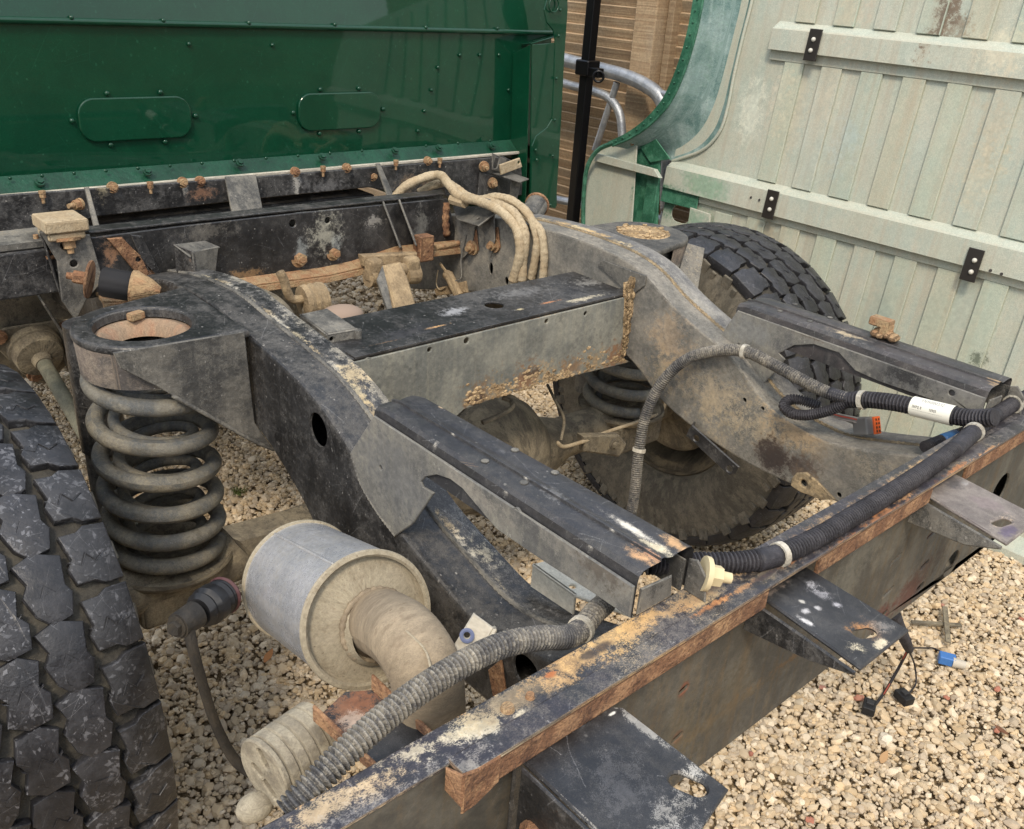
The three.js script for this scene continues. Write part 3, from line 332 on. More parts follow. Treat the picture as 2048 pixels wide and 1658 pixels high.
// body support channels above the rear of each rail, with a gusset plate down to the rail
function channel(s) {
  const g = new THREE.Group(); g.name = 'support_channel'; chassis.add(g);
  const x0 = s < 0 ? -0.402 : 0.323, w = 0.079, y = 0.8144, z0 = -0.052, z1 = s < 0 ? -0.47 : -0.473, w1 = s < 0 ? 0.064 : 0.076;
  // section across x: rounded shoulders, lap seam and shallow groove
  const sec = [[0, -0.05], [0, -0.012], [0.0015, -0.005], [0.006, -0.001], [0.012, 0], [0.030, 0], [0.0305, 0.0026], [0.034, 0.0028], [0.038, 0.0005], [0.046, -0.0015], [0.052, -0.0005], [0.056, 0], [0.068, 0], [0.074, -0.0015], [0.078, -0.006], [0.079, -0.013], [0.079, -0.05]];
  const P = [], I = [], n = 24, m = sec.length; for (let i = 0; i <= n; i++) { const t = i / n, z = z0 + (z1 - z0) * t, k = (w + (w1 - w) * t) / w; for (const [a, b] of sec) P.push(x0 + (s < 0 ? a * k : a * k), y + (t > 0.985 ? b - 0.004 : b), z); }
  for (let i = 0; i < n; i++) for (let k = 0; k < m - 1; k++) { const a = i * m + k, b = a + m; I.push(a, a + 1, b, b, a + 1, b + 1); }
  let q = new THREE.BufferGeometry(); q.setAttribute('position', new THREE.Float32BufferAttribute(P, 3)); q.setIndex(I); q = q.toNonIndexed(); q = toCreasedNormals(q, 0.5);
  const st = s < 0 ? [] : [[0.36, -0.3, 0.03, 0.05, [120, 110, 104], 0.4, 1.4]]; const A = (u, v, ra, rb, c, k = 1, gg = 0.8) => { const p = Y(u, v, y); st.push([p.x, p.z, ra, rb, c, k, gg]); };
  if (s < 0) { A(1290, 1118, 0.012, 0.026, [206, 160, 116], 1, 0.7); A(1350, 1085, 0.012, 0.022, [200, 160, 116], 1, 0.7); A(1270, 1060, 0.006, 0.05, [216, 210, 196], 1, 0.5); A(1315, 1095, 0.008, 0.03, CREAM, 1, 0.8); A(1300, 1110, 0.004, 0.02, [186, 140, 110], 0.8, 1); A(880, 812, 0.006, 0.008, [206, 178, 140], 0.9, 0.8); A(1000, 900, 0.006, 0.02, [100, 102, 106], 0.5, 1); A(1110, 990, 0.008, 0.02, [150, 150, 150], 0.5, 1.8); } else { A(1690, 668, 0.01, 0.03, [190, 172, 140], 0.9, 1); A(1990, 765, 0.02, 0.014, [180, 150, 110], 0.9, 1); }
  const mt = marked({ ...SB, base: s < 0 ? [46, 46, 49] : [66, 62, 62], rough: 0.4, film: s < 0 ? 0.35 : 0.5, dust: 0.1, rust: 0.06, speck: 0.5 }, s < 0 ? [-0.42, -0.3] : [0.3, 0.42], [-0.5, -0.03], st, 256, 1024);
  const top = mesh('channel_top', q, mt, g, s < 0 ? 'satin black top with scraped orange end' : 'grey brown dusty top'); mt.side = THREE.DoubleSide;
  for (const [u, v] of s < 0 ? [[970, 922], [1048, 965], [1030, 900], [1110, 945]] : [[1560, 622], [1620, 642], [1660, 635], [1590, 608]]) { const p = Y(u, v, y + 0.0005); mesh('rivet', new THREE.SphereGeometry(0.005, 10, 6).scale(1, 0.3, 1).translate(p.x, p.y, p.z), M.dusty, top); }
  // gusset plate
  const gx = s < 0 ? -0.4035 : 0.3215, yy = y - 0.013;
  const L = [[752, 806], [704, 905], [720, 960], [752, 1018], [792, 1072], [830, 1046], [858, 1005], [872, 985], [850, 972], [846, 962], [856, 952], [878, 948], [905, 957], [930, 976], [997, 1056], [1089, 1119], [1198, 1189], [1258, 1230]].map(([u, v]) => X(u, v, -0.4035));
  const Rr = [[1479, 612], [1415, 712], [1408, 740], [1440, 775], [1478, 795], [1520, 775], [1560, 735], [1572, 718], [1560, 706], [1590, 690], [1630, 688], [1680, 705], [1712, 740], [1760, 762], [1870, 800], [1960, 835]].map(([u, v]) => X(u, v, 0.3215));
  let pl = (s < 0 ? L : Rr).map(p => V(gx, p.y, p.z)); pl = [...pl, V(gx, YC - 0.002, z0), V(gx, yy, z0)]; pl[0].y = Math.min(pl[0].y, yy);
  const gs = []; const G = (u, v, ra, rb, c, k = 1, gg = 0.8) => { const p = X(u, v, gx); gs.push([p.z, p.y, ra, rb, c, k, gg]); };
  if (s < 0) { G(1150, 1090, 0.09, 0.02, [128, 124, 116], 0.7, 0.9); G(800, 960, 0.08, 0.06, [78, 80, 84], 0.5, 1.2); G(960, 990, 0.06, 0.014, [140, 134, 124], 0.7, 1); G(1200, 1120, 0.03, 0.02, [70, 62, 54], 0.6, 1.4); } else { G(1800, 745, 0.06, 0.025, [30, 30, 32], 0.9, 1.2); G(1750, 720, 0.05, 0.02, [120, 118, 114], 0.6, 1.6); G(1610, 660, 0.04, 0.012, [78, 66, 56], 0.8, 0.9); G(1500, 660, 0.05, 0.03, [116, 118, 118], 0.6, 1); G(1900, 770, 0.05, 0.015, [110, 108, 106], 0.6, 1.2); }
  const mg = marked({ base: [88, 88, 87], base2: [112, 110, 104], rough: 0.8, film: 0.7, filmC: [138, 135, 126], streak: 0.3, dark: 0.4, darkC: [56, 56, 56], speck: 0.5, dust: 0.1 }, [-0.6, -0.04], [0.62, 0.82], gs, 1024, 512);
  mesh('gusset_plate', plate(pl, 0.0035, [[X(s < 0 ? 1037 : 1905, s < 0 ? 1024 : 785, gx), 0.0045], [X(s < 0 ? 766 : 1480, s < 0 ? 934 : 690, gx), 0.003]], 0.001, s < 0 ? 1 : 1), mg, g, s < 0 ? 'grey dusty side plate with arched cutout' : 'blotched grey and black side plate with arched cutout');
  mesh('weld_bead', tube((s < 0 ? [[704, 905], [720, 960], [752, 1018], [792, 1072]] : [[1415, 712], [1408, 740], [1440, 775], [1478, 795]]).map(([u, v]) => X(u, v, gx - 0.002)), q => 0.0026 + 0.0004 * Math.sin(q * 1100), { step: 0.0012, seg: 7 }), M.dusty, g);
  mesh('far_flange', boxAt(s < 0 ? x0 + w - 0.0115 : x0 + w - 0.003, s < 0 ? x0 + w - 0.0085 : x0 + w, y - 0.05, y - 0.014, z1 + 0.01, z0), M.dusty, g);
  // folded, crumpled end plate
  mesh('end_plate', plate([V(x0 + 0.002, y - 0.016, z0 + 0.001), V(x0 + 0.002, YC, z0 + 0.001), V(x0 + 0.05, YC, z0 + 0.001), V(x0 + 0.046, y - 0.02, z0 + 0.001)], 0.003), M.dusty, g);
  mesh('end_tab', plate([V(x0 + 0.072, y - 0.012, z0 + 0.002), V(x0 + 0.072, YC - 0.002, z0 + 0.002), V(x0 + 0.072, YC - 0.002, z0 + 0.028), V(x0 + 0.072, y - 0.02, z0 + 0.024), V(x0 + 0.072, y - 0.008, z0 + 0.012)], 0.003), M.dusty, g);
  if (s < 0) { const p = V(x0 + 0.077, YC + 0.022, z0 + 0.018); mesh('pale_bolt', join([bolt(p, V(0.75, -0.15, 0.65), 0.0105, 0.012, 0.010, 1.6)]), M.creamM, g, 'cream caked bolt head'); }
  if (s > 0) { const p = Y(1770, 672, y + 0.004), rb = []; p.x = Math.min(p.x, 0.38); for (let k = 0; k < 26; k++) { const a = rnd() * 6.28, d = rr(0, 0.02); rb.push(new THREE.IcosahedronGeometry(rr(0.004, 0.009), 1).scale(1.2, 0.7, 1).translate(p.x + Math.cos(a) * d, p.y + rr(0, 0.006), p.z + Math.sin(a) * d)); } rb.push(cyl(p, p.clone().add(V(0, 0.02, 0)), 0.012, 0.011, 6), rbox(0.02, 0.014, 0.034, 0.003).translate(p.x, p.y + 0.02, p.z - 0.01)); mesh('caked_body_bolt', rb, M.ochre, g, 'orange mud caked body bolt'); }
  return g;
}
M.creamM = plain(0xcfc09a, 0.9);
channel(-1); channel(1);
// mid crossmember
{ const g = new THREE.Group(); g.name = 'middle_crossmember'; chassis.add(g); const y = 0.776, z = -0.675, zb = -0.825;
  const st = []; const A = (u, v, ra, rb, c, k = 1, gg = 0.8) => { const p = Y(u, v, y); st.push([p.x, p.z, ra, rb, c, k, gg]); };
  A(905, 625, 0.03, 0.02, [170, 172, 176], 0.8, 1); A(1180, 565, 0.05, 0.025, PALE, 0.5, 1.4); A(1040, 585, 0.06, 0.02, [150, 150, 150], 0.4, 1.6); A(760, 690, 0.04, 0.004, [200, 148, 96], 1, 0.9); A(870, 655, 0.03, 0.004, [206, 160, 106], 1, 0.8); A(1100, 605, 0.03, 0.004, [196, 132, 90], 0.9, 0.9); A(1170, 600, 0.05, 0.008, CREAM, 0.8, 1.2); A(1040, 620, 0.01, 0.006, [206, 190, 150], 0.9, 0.7); A(820, 665, 0.05, 0.03, [44, 45, 50], 0.5, 1);
  const mt = marked({ ...SB, film: 0.55, rust: 0.1, dust: 0.12 }, [-0.32, 0.3], [-0.84, -0.66], st, 1024, 512);
  const hc = Y(988, 611, y);
  mesh('top_plate', plate([V(-0.309, y - 0.003, z), V(0.287, y - 0.003, z), V(0.287, y - 0.003, zb), V(-0.309, y - 0.003, zb)], 0.004, [[hc, 0.0165]], 0.001), mt, g, 'black top with round hole and chalky scuffs');
  const fs = []; const B = (u, v, ra, rb, c, k = 1, gg = 0.8) => { const p = Z(u, v, z); fs.push([p.x, p.y, ra, rb, c, k, gg]); };
  for (let k = 0; k < 7; k++) B(955 + k * 46, 784 - k * 12 + (k % 2) * 6, 0.034, 0.03, [[128, 98, 70], [168, 140, 102], [134, 94, 64], [180, 154, 116]][k % 4], 0.85, 1.5); B(950, 800, 0.02, 0.014, [60, 46, 38], 0.9, 1.1); B(1060, 745, 0.02, 0.01, [66, 54, 44], 0.8, 1.2); B(1255, 660, 0.012, 0.08, [190, 164, 122], 0.8, 0.9); B(800, 770, 0.05, 0.04, [78, 80, 78], 0.5, 1.4);
  const mf = marked({ base: [108, 110, 105], base2: [128, 128, 119], rough: 0.8, film: 0.6, filmC: [150, 148, 136], streak: 0.5, streakC: [148, 144, 128], dark: 0.45, darkC: [66, 68, 66], speck: 0.2, dust: 0.06 }, [-0.32, 0.3], [0.62, 0.79], fs, 1024, 512);
  const bot = [[1258, 722], [1180, 742], [1090, 762], [1000, 790], [925, 817]].map(([u, v]) => Z(u, v, z));
  mesh('front_face', plate([V(-0.309, y - 0.003, z), V(-0.309, 0.65, z), V(-0.19, 0.635, z), V(bot[4].x - 0.03, 0.628, z), ...bot.reverse(), V(0.287, 0.648, z), V(0.287, y - 0.003, z)], 0.004, [[735, 724, 0.0065], [856, 698, 0.004], [930, 680, 0.005], [1090, 641, 0.004], [1168, 626, 0.004]].map(([u, v, r]) => [Z(u, v, z), r]), 0.001), mf, g, 'streaked grey front face rusting along its lower edge');
  mesh('rear_face', boxAt(-0.309, 0.287, 0.65, y - 0.004, zb, zb + 0.004), M.dusty, g);
  mesh('edge_flange', boxAt(-0.3, 0.287, y - 0.0005, y + 0.0035, z - 0.024, z + 0.0015, 0.001), mt, g);
  // crusty mud and rust along the bottom edge
  const cr = []; for (let k = 0; k < 320; k++) { const t = rnd(), p = Z(930 + t * 320, 812 - t * 92 - 44 * Math.pow(rnd(), 1.8) * (0.5 + 0.6 * Math.sin(t * 9 + 1) ** 2), z + 0.0035); const s = rr(0.0012, 0.0042); cr.push(new THREE.IcosahedronGeometry(s, 0).rotateX(rr(0, 3)).rotateZ(rr(0, 3)).scale(1.6, 1, 0.5).translate(p.x, p.y, p.z)); } mesh('mud_crust', cr, M.mud, g, 'crumbling brown mud and rust crust').userData.kind = 'stuff';
  // end cap bracket on the left rail, folded plate
  const cap = [[598, 628], [655, 616], [716, 657], [652, 668]].map(([u, v]) => Y(u, v, y + 0.016)); const low = cap.map((p, i) => V(p.x, y - 0.09, p.z));
  const cg = new THREE.Group(); cg.name = 'end_bracket'; g.add(cg);
  mesh('top_fold', plate(cap, 0.005, [], 0.002), M.dusty, cg); mesh('front_fold', plate([cap[3], cap[2], low[2].clone().setY(y - 0.105), low[3].clone().setY(y - 0.125)], 0.005, [[Y(660, 679, y).lerp(cap[3], 0.3).setY(y + 0.006), 0.003]], 0.002), M.dusty, cg); mesh('side_fold', plate([cap[0], cap[3], low[3], low[0]], 0.005, [], 0.002), M.dusty, cg); mesh('corner_post', cyl(cap[2].clone().setY(y + 0.014), cap[2].clone().setY(y - 0.1), 0.006, 0.006, 10), M.dusty, cg);
  // right end: mud-packed weld
  const wd = []; for (let k = 0; k < 150; k++) { const t = rnd(), p = Z(1270 - t * 22 + rr(-12, 9) * (1.1 - t * 0.7), 560 + t * 150, z + 0.004 + rr(0, 0.004)); const s = rr(0.002, 0.0058) * (1.2 - 0.6 * t); wd.push(new THREE.IcosahedronGeometry(s, 1).rotateZ(rr(0, 3)).scale(1, 1.5, 0.6).translate(p.x, p.y, p.z)); } { const A = (u, v, d = 0) => Z(u, v, z + d); wd.push(plate([A(1250, 566, 0.005), A(1284, 560, 0.008), A(1266, 700, 0.006), A(1244, 704, 0.005)], 0.006, [], 0.002)); } mesh('mud_packed_weld', wd, M.mud, g, 'tan mud packed into the welded corner');
  const wx = 0.2835, W3 = (u, v) => X(u, v, wx); mesh('corner_web', plate([W3(1262, 592), W3(1194, 530), W3(1206, 520), W3(1292, 552), W3(1288, 572)], 0.004), M.dusty, g);
}

// forward crossmember with rusty bottom flange
{ const g = new THREE.Group(); g.name = 'forward_crossmember'; chassis.add(g); const z = -1.2, ZZ = (u, v, d = 0) => Z(u, v, z + d);
  const fs = []; const B = (u, v, ra, rb, c, k = 1, gg = 0.8) => { const p = ZZ(u, v); fs.push([p.x, p.y, ra, rb, c, k, gg]); };
  B(650, 470, 0.035, 0.05, [168, 166, 150], 0.85, 1.1); B(600, 505, 0.014, 0.03, [150, 156, 154], 0.8, 0.8); B(668, 490, 0.016, 0.03, [150, 156, 154], 0.7, 0.8); B(500, 545, 0.04, 0.012, [170, 130, 84], 0.7, 1.2); B(840, 450, 0.02, 0.04, [124, 124, 118], 0.7, 1.1); B(720, 400, 0.03, 0.004, [196, 128, 86], 0.9, 0.8); B(745, 440, 0.02, 0.008, PALE, 0.6, 1.8); B(215, 500, 0.016, 0.03, [176, 128, 92], 0.8, 1.1); B(420, 460, 0.05, 0.02, [124, 118, 106], 0.5, 1.3);
  const mf = marked({ ...SB, film: 0.4, dust: 0.1 }, [-0.55, 0.35], [0.68, 0.9], fs, 1024, 512);
  const top = [[180, 474], [350, 452], [600, 424], [892, 396]].map(([u, v]) => ZZ(u, v)), bot = [[915, 484], [790, 497], [700, 527], [640, 540], [545, 552], [430, 568], [300, 590], [190, 590]].map(([u, v]) => ZZ(u, v));
  mesh('front_face', plate([...top, ...bot], 0.005, [[583, 446, 0.007], [653, 440, 0.006]].map(([u, v, r]) => [ZZ(u, v), r]), 0.0015, -1), mf, g, 'blue black face with chalky grey scour');
  mesh('top_plate', plate([ZZ(180, 474).setY(0.852), ZZ(892, 396).setY(0.848), V(0.285, 0.848, z - 0.035), V(-0.5, 0.852, z - 0.035)], 0.004, [], 0.001), M.black, g);
  mesh('rear_face', boxAt(-0.5, 0.285, 0.73, 0.847, z - 0.04, z - 0.036), M.dusty, g);
  const fl = []; for (let k = 0; k < bot.length - 1; k++) { const a = bot[k], b = bot[k + 1]; fl.push(plate([a.clone().add(V(0, 0.001, 0.003)), b.clone().add(V(0, 0.001, 0.003)), b.clone().add(V(0, -0.006, 0.032)), a.clone().add(V(0, -0.006, 0.032))], 0.006, [], 0.001)); fl.push(plate([a.clone().add(V(0, -0.004, 0.032)), b.clone().add(V(0, -0.004, 0.032)), b.clone().add(V(0, -0.016, 0.034)), a.clone().add(V(0, -0.016, 0.034))], 0.004, [], 0.001)); } mesh('bottom_flange', fl, M.ochre, g, 'orange rusted bottom flange');
  for (const [u, v, r] of [[597, 517, 0.017], [665, 506, 0.015]]) mesh('bolt', bolt(ZZ(u, v, 0.002), V(0, 0.1, 1), r * 0.72, 0.012, 0.004, 1.45), M.ochre, g, 'ochre caked bolt');
  for (const [u, v] of [[768, 402], [800, 398]]) mesh('fin', plate([ZZ(u, v, 0.002), ZZ(u + 38, v + 100, 0.002), ZZ(u + 34, v + 92, 0.05), ZZ(u + 2, v + 10, 0.02)], 0.004), M.dusty, g);
  mesh('rusty_lug', boxAt(...(() => { const a = ZZ(845, 478, 0.03); return [a.x - 0.018, a.x + 0.018, a.y - 0.045, a.y + 0.01]; })(), z + 0.02, z + 0.05, 0.004), M.rust, g, 'dark rusty lug');
  mesh('weld_rib', tube([ZZ(893, 405, 0.006), ZZ(891, 440, 0.007), ZZ(893, 470, 0.006)], s => 0.008 + 0.0015 * Math.sin(s * 700), { seg: 8 }), M.rust, g);
  const rod = tube([ZZ(870, 496, 0.03), ZZ(918, 486, 0.03)], 0.006); mesh('rusty_rod', rod, M.ochre, g);
  // straps and box bracket on the left half
  for (const [a, b, c, d, m] of [[[215, 478], [245, 475], [320, 556], [290, 566], M.rust], [[262, 470], [284, 472], [330, 562], [306, 570], M.black]]) mesh('strap', plate([a, b, c, d].map(([u, v]) => ZZ(u, v, 0.012)), 0.006, [[ZZ((c[0] + d[0]) / 2 - 27, (c[1] + d[1]) / 2 - 42, 0.012), 0.005]], 0.0015), m, g);
  const bx = new THREE.Group(); bx.name = 'box_bracket'; g.add(bx); const q = (u, v, d) => ZZ(u, v, d);
  mesh('lid', plate([q(347, 488, 0.05), q(412, 474, 0.006), q(441, 494, 0.02), q(384, 506, 0.09)], 0.003), M.dusty, bx); mesh('face', plate([q(384, 504, 0.09), q(441, 494, 0.07), q(430, 556, 0.07), q(395, 566, 0.09)], 0.003), M.dusty, bx); mesh('cheek', plate([q(347, 488, 0.05), q(384, 504, 0.09), q(395, 566, 0.09), q(350, 560, 0.05)], 0.003), M.black, bx);
  for (const u of [350, 398]) mesh('rib', plate([q(u, 455, 0.004), q(u + 12, 453, 0.004), q(u + 14, 478, 0.004), q(u + 2, 480, 0.004)], 0.006), M.dusty, bx);
}
// body mount tower on the left and outrigger beyond it
{ const g = new THREE.Group(); g.name = 'body_mount'; chassis.add(g); const z = -1.18, q = (u, v, d = 0) => Z(u, v, z + d);
  mesh('tower_face', plate([[78, 462], [178, 468], [205, 560], [170, 600], [150, 640], [122, 600], [112, 520]].map(([u, v]) => q(u, v)), 0.005, [[q(146, 526), 0.006], [q(130, 490), 0.008]], 0.0015, -1), M.dusty, g, 'dusty grey mount tower');
  mesh('tower_side', plate([q(78, 462), q(112, 520), q(122, 600), q(122, 600, -0.1), q(112, 520, -0.1), q(78, 462, -0.1)], 0.004), M.black, g);
  mesh('rubber_pad', [boxAt(...(() => { const a = q(84, 452), b = q(172, 440); return [a.x, b.x, a.y - 0.012, a.y + 0.008]; })(), z - 0.055, z + 0.015, 0.004, 2), boxAt(...(() => { const a = q(92, 466), b = q(168, 462); return [a.x, b.x, a.y - 0.014, a.y]; })(), z - 0.05, z + 0.01, 0.005, 2)], M.creamHose, g, 'cream dusty rubber pad');
  mesh('bolt', bolt(q(136, 478, 0.006), V(0, -1, 0.25), 0.010, 0.012, 0.008, 1.9), M.ochre, g, 'orange caked bolt');
  mesh('outrigger_beam', boxAt(-1.0, -0.52, q(50, 560).y - 0.032, q(50, 500).y - 0.005, z - 0.06, z - 0.01, 0.004, 2), M.black, g, 'speckled black outrigger');
  mesh('outrigger_ledge', boxAt(-1.0, -0.5, q(50, 500).y - 0.004, q(50, 490).y, z - 0.1, z - 0.015, 0.002), M.dusty, g);
  mesh('bolt', bolt(q(76, 500, -0.03), V(0, 1, 0), 0.008, 0.01, 0.012, 1.8), M.ochre, g); mesh('bolt', bolt(q(98, 508, -0.02), V(0, 1, 0.3), 0.009, 0.008), M.rust, g);
  // shock absorber top pin
  const a = q(175, 558, 0.05), b = q(300, 580, 0.10), d = b.clone().sub(a).normalize(), at = s => a.clone().addScaledVector(d, s * a.distanceTo(b));
  const sp = new THREE.Group(); sp.name = 'shock_mount'; g.add(sp);
  mesh('rusty_nut', bolt(at(-0.02), d.clone().negate(), 0.011, 0.016, 0.010, 1), M.rust, sp); mesh('washer', lathe([[0.002, 0], [0.03, -0.001], [0.031, 0.001], [0.03, 0.003], [0.002, 0.003]], d, at(0.02), 24), M.rust, sp, 'orange cupped washer'); mesh('bush', lathe([[0.002, 0], [0.022, 0], [0.024, 0.004], [0.024, 0.05], [0.022, 0.055], [0.002, 0.055]], d, at(0.22), 28), M.darkPlain, sp, 'shiny black rubber bush'); mesh('cone', lathe([[0.027, 0], [0.028, 0.006], [0.018, 0.03], [0.008, 0.045], [0.002, 0.046]], d, at(0.70), 24), M.ochre, sp, 'tan rusty cone'); mesh('cone_nut', bolt(at(1.0), d, 0.009, 0.012), M.rust, sp);
}
// body crossmember just below the green panel
{ const g = new THREE.Group(); g.name = 'body_crossmember'; chassis.add(g); const z = -1.42, q = (u, v, d = 0) => Z(u, v, z + d);
  const fs = []; const B = (u, v, ra, rb, c, k = 1, gg = 0.8) => { const p = q(u, v); fs.push([p.x, p.y, ra, rb, c, k, gg]); };
  B(400, 385, 0.03, 0.015, [150, 106, 78], 0.75, 1.2); B(590, 370, 0.008, 0.04, PALE, 0.8, 1); B(830, 365, 0.05, 0.03, [120, 98, 74], 0.8, 1.2); B(200, 370, 0.02, 0.03, [164, 152, 120], 0.7, 1.3); B(365, 370, 0.01, 0.02, PALE, 0.7, 1); B(650, 370, 0.06, 0.02, [120, 120, 122], 0.4, 1.5);
  const mf = marked({ ...SB, film: 0.6, filmC: [112, 110, 106], speck: 0.9 }, [-0.7, 0.75], [0.74, 0.92], fs, 1024, 256);
  mesh('face', plate([[0, 389], [500, 353], [1005, 312], [1040, 330], [1045, 390], [900, 392], [800, 385], [735, 374], [500, 398], [190, 432], [110, 458], [0, 472]].map(([u, v]) => q(u, v)).concat([V(-0.95, 0.81, z), V(-0.95, 0.885, z)]), 0.006, [], 0.002, -1), mf, g, 'dusty black body crossmember face');
  mesh('lower_fold', boxAt(-0.62, 0.24, 0.79, 0.802, z - 0.12, z - 0.02), M.black, g);
  for (const [u, v] of [[225, 375], [365, 365], [485, 370], [590, 344], [693, 336], [745, 353], [855, 322], [400, 363]]) mesh('bolt', bolt(q(u, v, 0.002), V(0, 0.15, 1), 0.0078, 0.008, 0.004, 1.4), [M.rust, M.ochre][u % 2], g);
  for (const [u, v] of [[84, 384], [300, 366], [646, 334], [792, 322], [880, 318]]) mesh('hanging_stud', bolt(q(u, v, 0.012), V(0, -1, 0), 0.0056, 0.007, 0.01, 1.1), M.ochre, g);
  for (const [a, b, c, d] of [[[168, 374], [178, 373], [202, 462], [190, 464]], [[752, 326], [760, 328], [790, 394], [776, 397]]]) mesh('stiffener', plate([a, b, c, d].map(([u, v], i) => q(u, v, i > 1 ? 0.12 : 0.012)), 0.006), M.dusty, g);
  mesh('tie_plate', plate([[450, 352], [512, 348], [528, 430], [466, 434]].map(([u, v], i) => q(u, v, i > 1 ? 0.1 : 0.01)), 0.006), M.dusty, g); mesh('bolt', bolt(q(160, 408, 0.03), V(-1, 0, 0.4), 0.009, 0.01, 0.012, 1.2), M.ochre, g);
  // jumble of folded brackets at the right hand end
  const e = new THREE.Group(); e.name = 'corner_bracket'; g.add(e);
  mesh('upright', plate([q(985, 306, 0.03), q(1012, 318, 0.03), q(1018, 350, 0.03), q(985, 340, 0.03)], 0.004, [[q(993, 325, 0.03), 0.007, 0.008, 1.5]]), M.dusty, e); mesh('pale_tab', plate([q(1000, 330, 0.05), q(1040, 316, 0.05), q(1045, 334, 0.05), q(1003, 350, 0.05)], 0.006, [[q(1038, 325, 0.05), 0.004]]), M.creamHose, e, 'chalky folded tab'); mesh('shelf', plate([q(985, 345, 0.02), q(1020, 342, 0.03), q(1058, 357, 0.08), q(1040, 362, 0.09)], 0.004), M.dusty, e); mesh('web', plate([q(1022, 360, 0.06), q(1042, 362, 0.06), q(1035, 400, 0.05), q(1018, 415, 0.04)], 0.004), M.dusty, e); mesh('back_web', plate([q(960, 345, 0.015), q(1020, 360, 0.015), q(1022, 425, 0.015), q(955, 400, 0.015)], 0.004), M.black, e);
  for (const [u, v] of [[968, 333], [985, 366]]) mesh('bolt', bolt(q(u, v, 0.02), V(-0.3, 0, 1), 0.009, 0.012, 0.008), M.ochre, e);
}
// bracket with two bolts on the inner face of the right rail, ahead of the arch
{ const g = new THREE.Group(); g.name = 'hose_bracket'; chassis.add(g); const x = 0.284;
  const A = (u, v, xx = x) => X(u, v, xx);
  mesh('shelf', plate([A(905, 412), A(985, 410), A(992, 424, 0.27), A(955, 450, 0.235), A(912, 436, 0.25)], 0.004, [[A(953, 432, 0.25), 0.004]]), M.dusty, g);
  mesh('leg', plate([A(990, 420, 0.277), A(955, 440, 0.277), A(975, 475, 0.277), A(983, 515, 0.277), A(992, 480, 0.277)].map(p => V(0.277, p.y, p.z)), 0.004), M.dusty, g); mesh('back_leg', plate([A(915, 440), A(955, 440), A(945, 500), A(925, 520)].map(p => V(0.28, p.y, p.z)), 0.003), M.dusty, g);
  for (const [u, v] of [[945, 495], [988, 490]]) { mesh('bolt', bolt(A(u, v, 0.283), V(-1, 0, 0.2), 0.011, 0.009, 0.008, 1.5), M.ochre, g, 'ochre bolt'); mesh('rust_run', plate([A(u - 8, v - 34, 0.2835), A(u + 8, v - 36, 0.2835), A(u + 12, v + 6, 0.2835), A(u - 10, v + 10, 0.2835)].map(p => V(0.2835, p.y, p.z)), 0.002), M.rust, g); }
}
// hanger bracket and seat tower gussets near the rear of the right rail
{ const g = new THREE.Group(); g.name = 'side_step_bracket'; chassis.add(g); const x = 0.286, q = (u, v, d = 0) => X(u, v, x + d);
  mesh('face', plate([[1384, 850], [1478, 934], [1470, 948], [1458, 952], [1372, 872]].map(([u, v]) => q(u, v, -0.045)), 0.004, [[q(1392, 877, -0.045), 0.0055], [q(1458, 938, -0.045), 0.0055]], 0.0015), M.black, g, 'black bracket with two bolt holes'); mesh('fold', plate([q(1388, 842), q(1384, 850, -0.045), q(1372, 872, -0.045), q(1376, 858)], 0.004), M.black, g);
  mesh('eye_plate', plate([[1582, 958], [1592, 946], [1612, 945], [1634, 962], [1670, 1000], [1640, 1000], [1600, 985], [1580, 972]].map(([u, v]) => X(u, v, 0.2845)), 0.006, [[X(1607, 967, 0.2845), 0.006]], 0.002), M.sand, g, 'sandy eye plate');
}
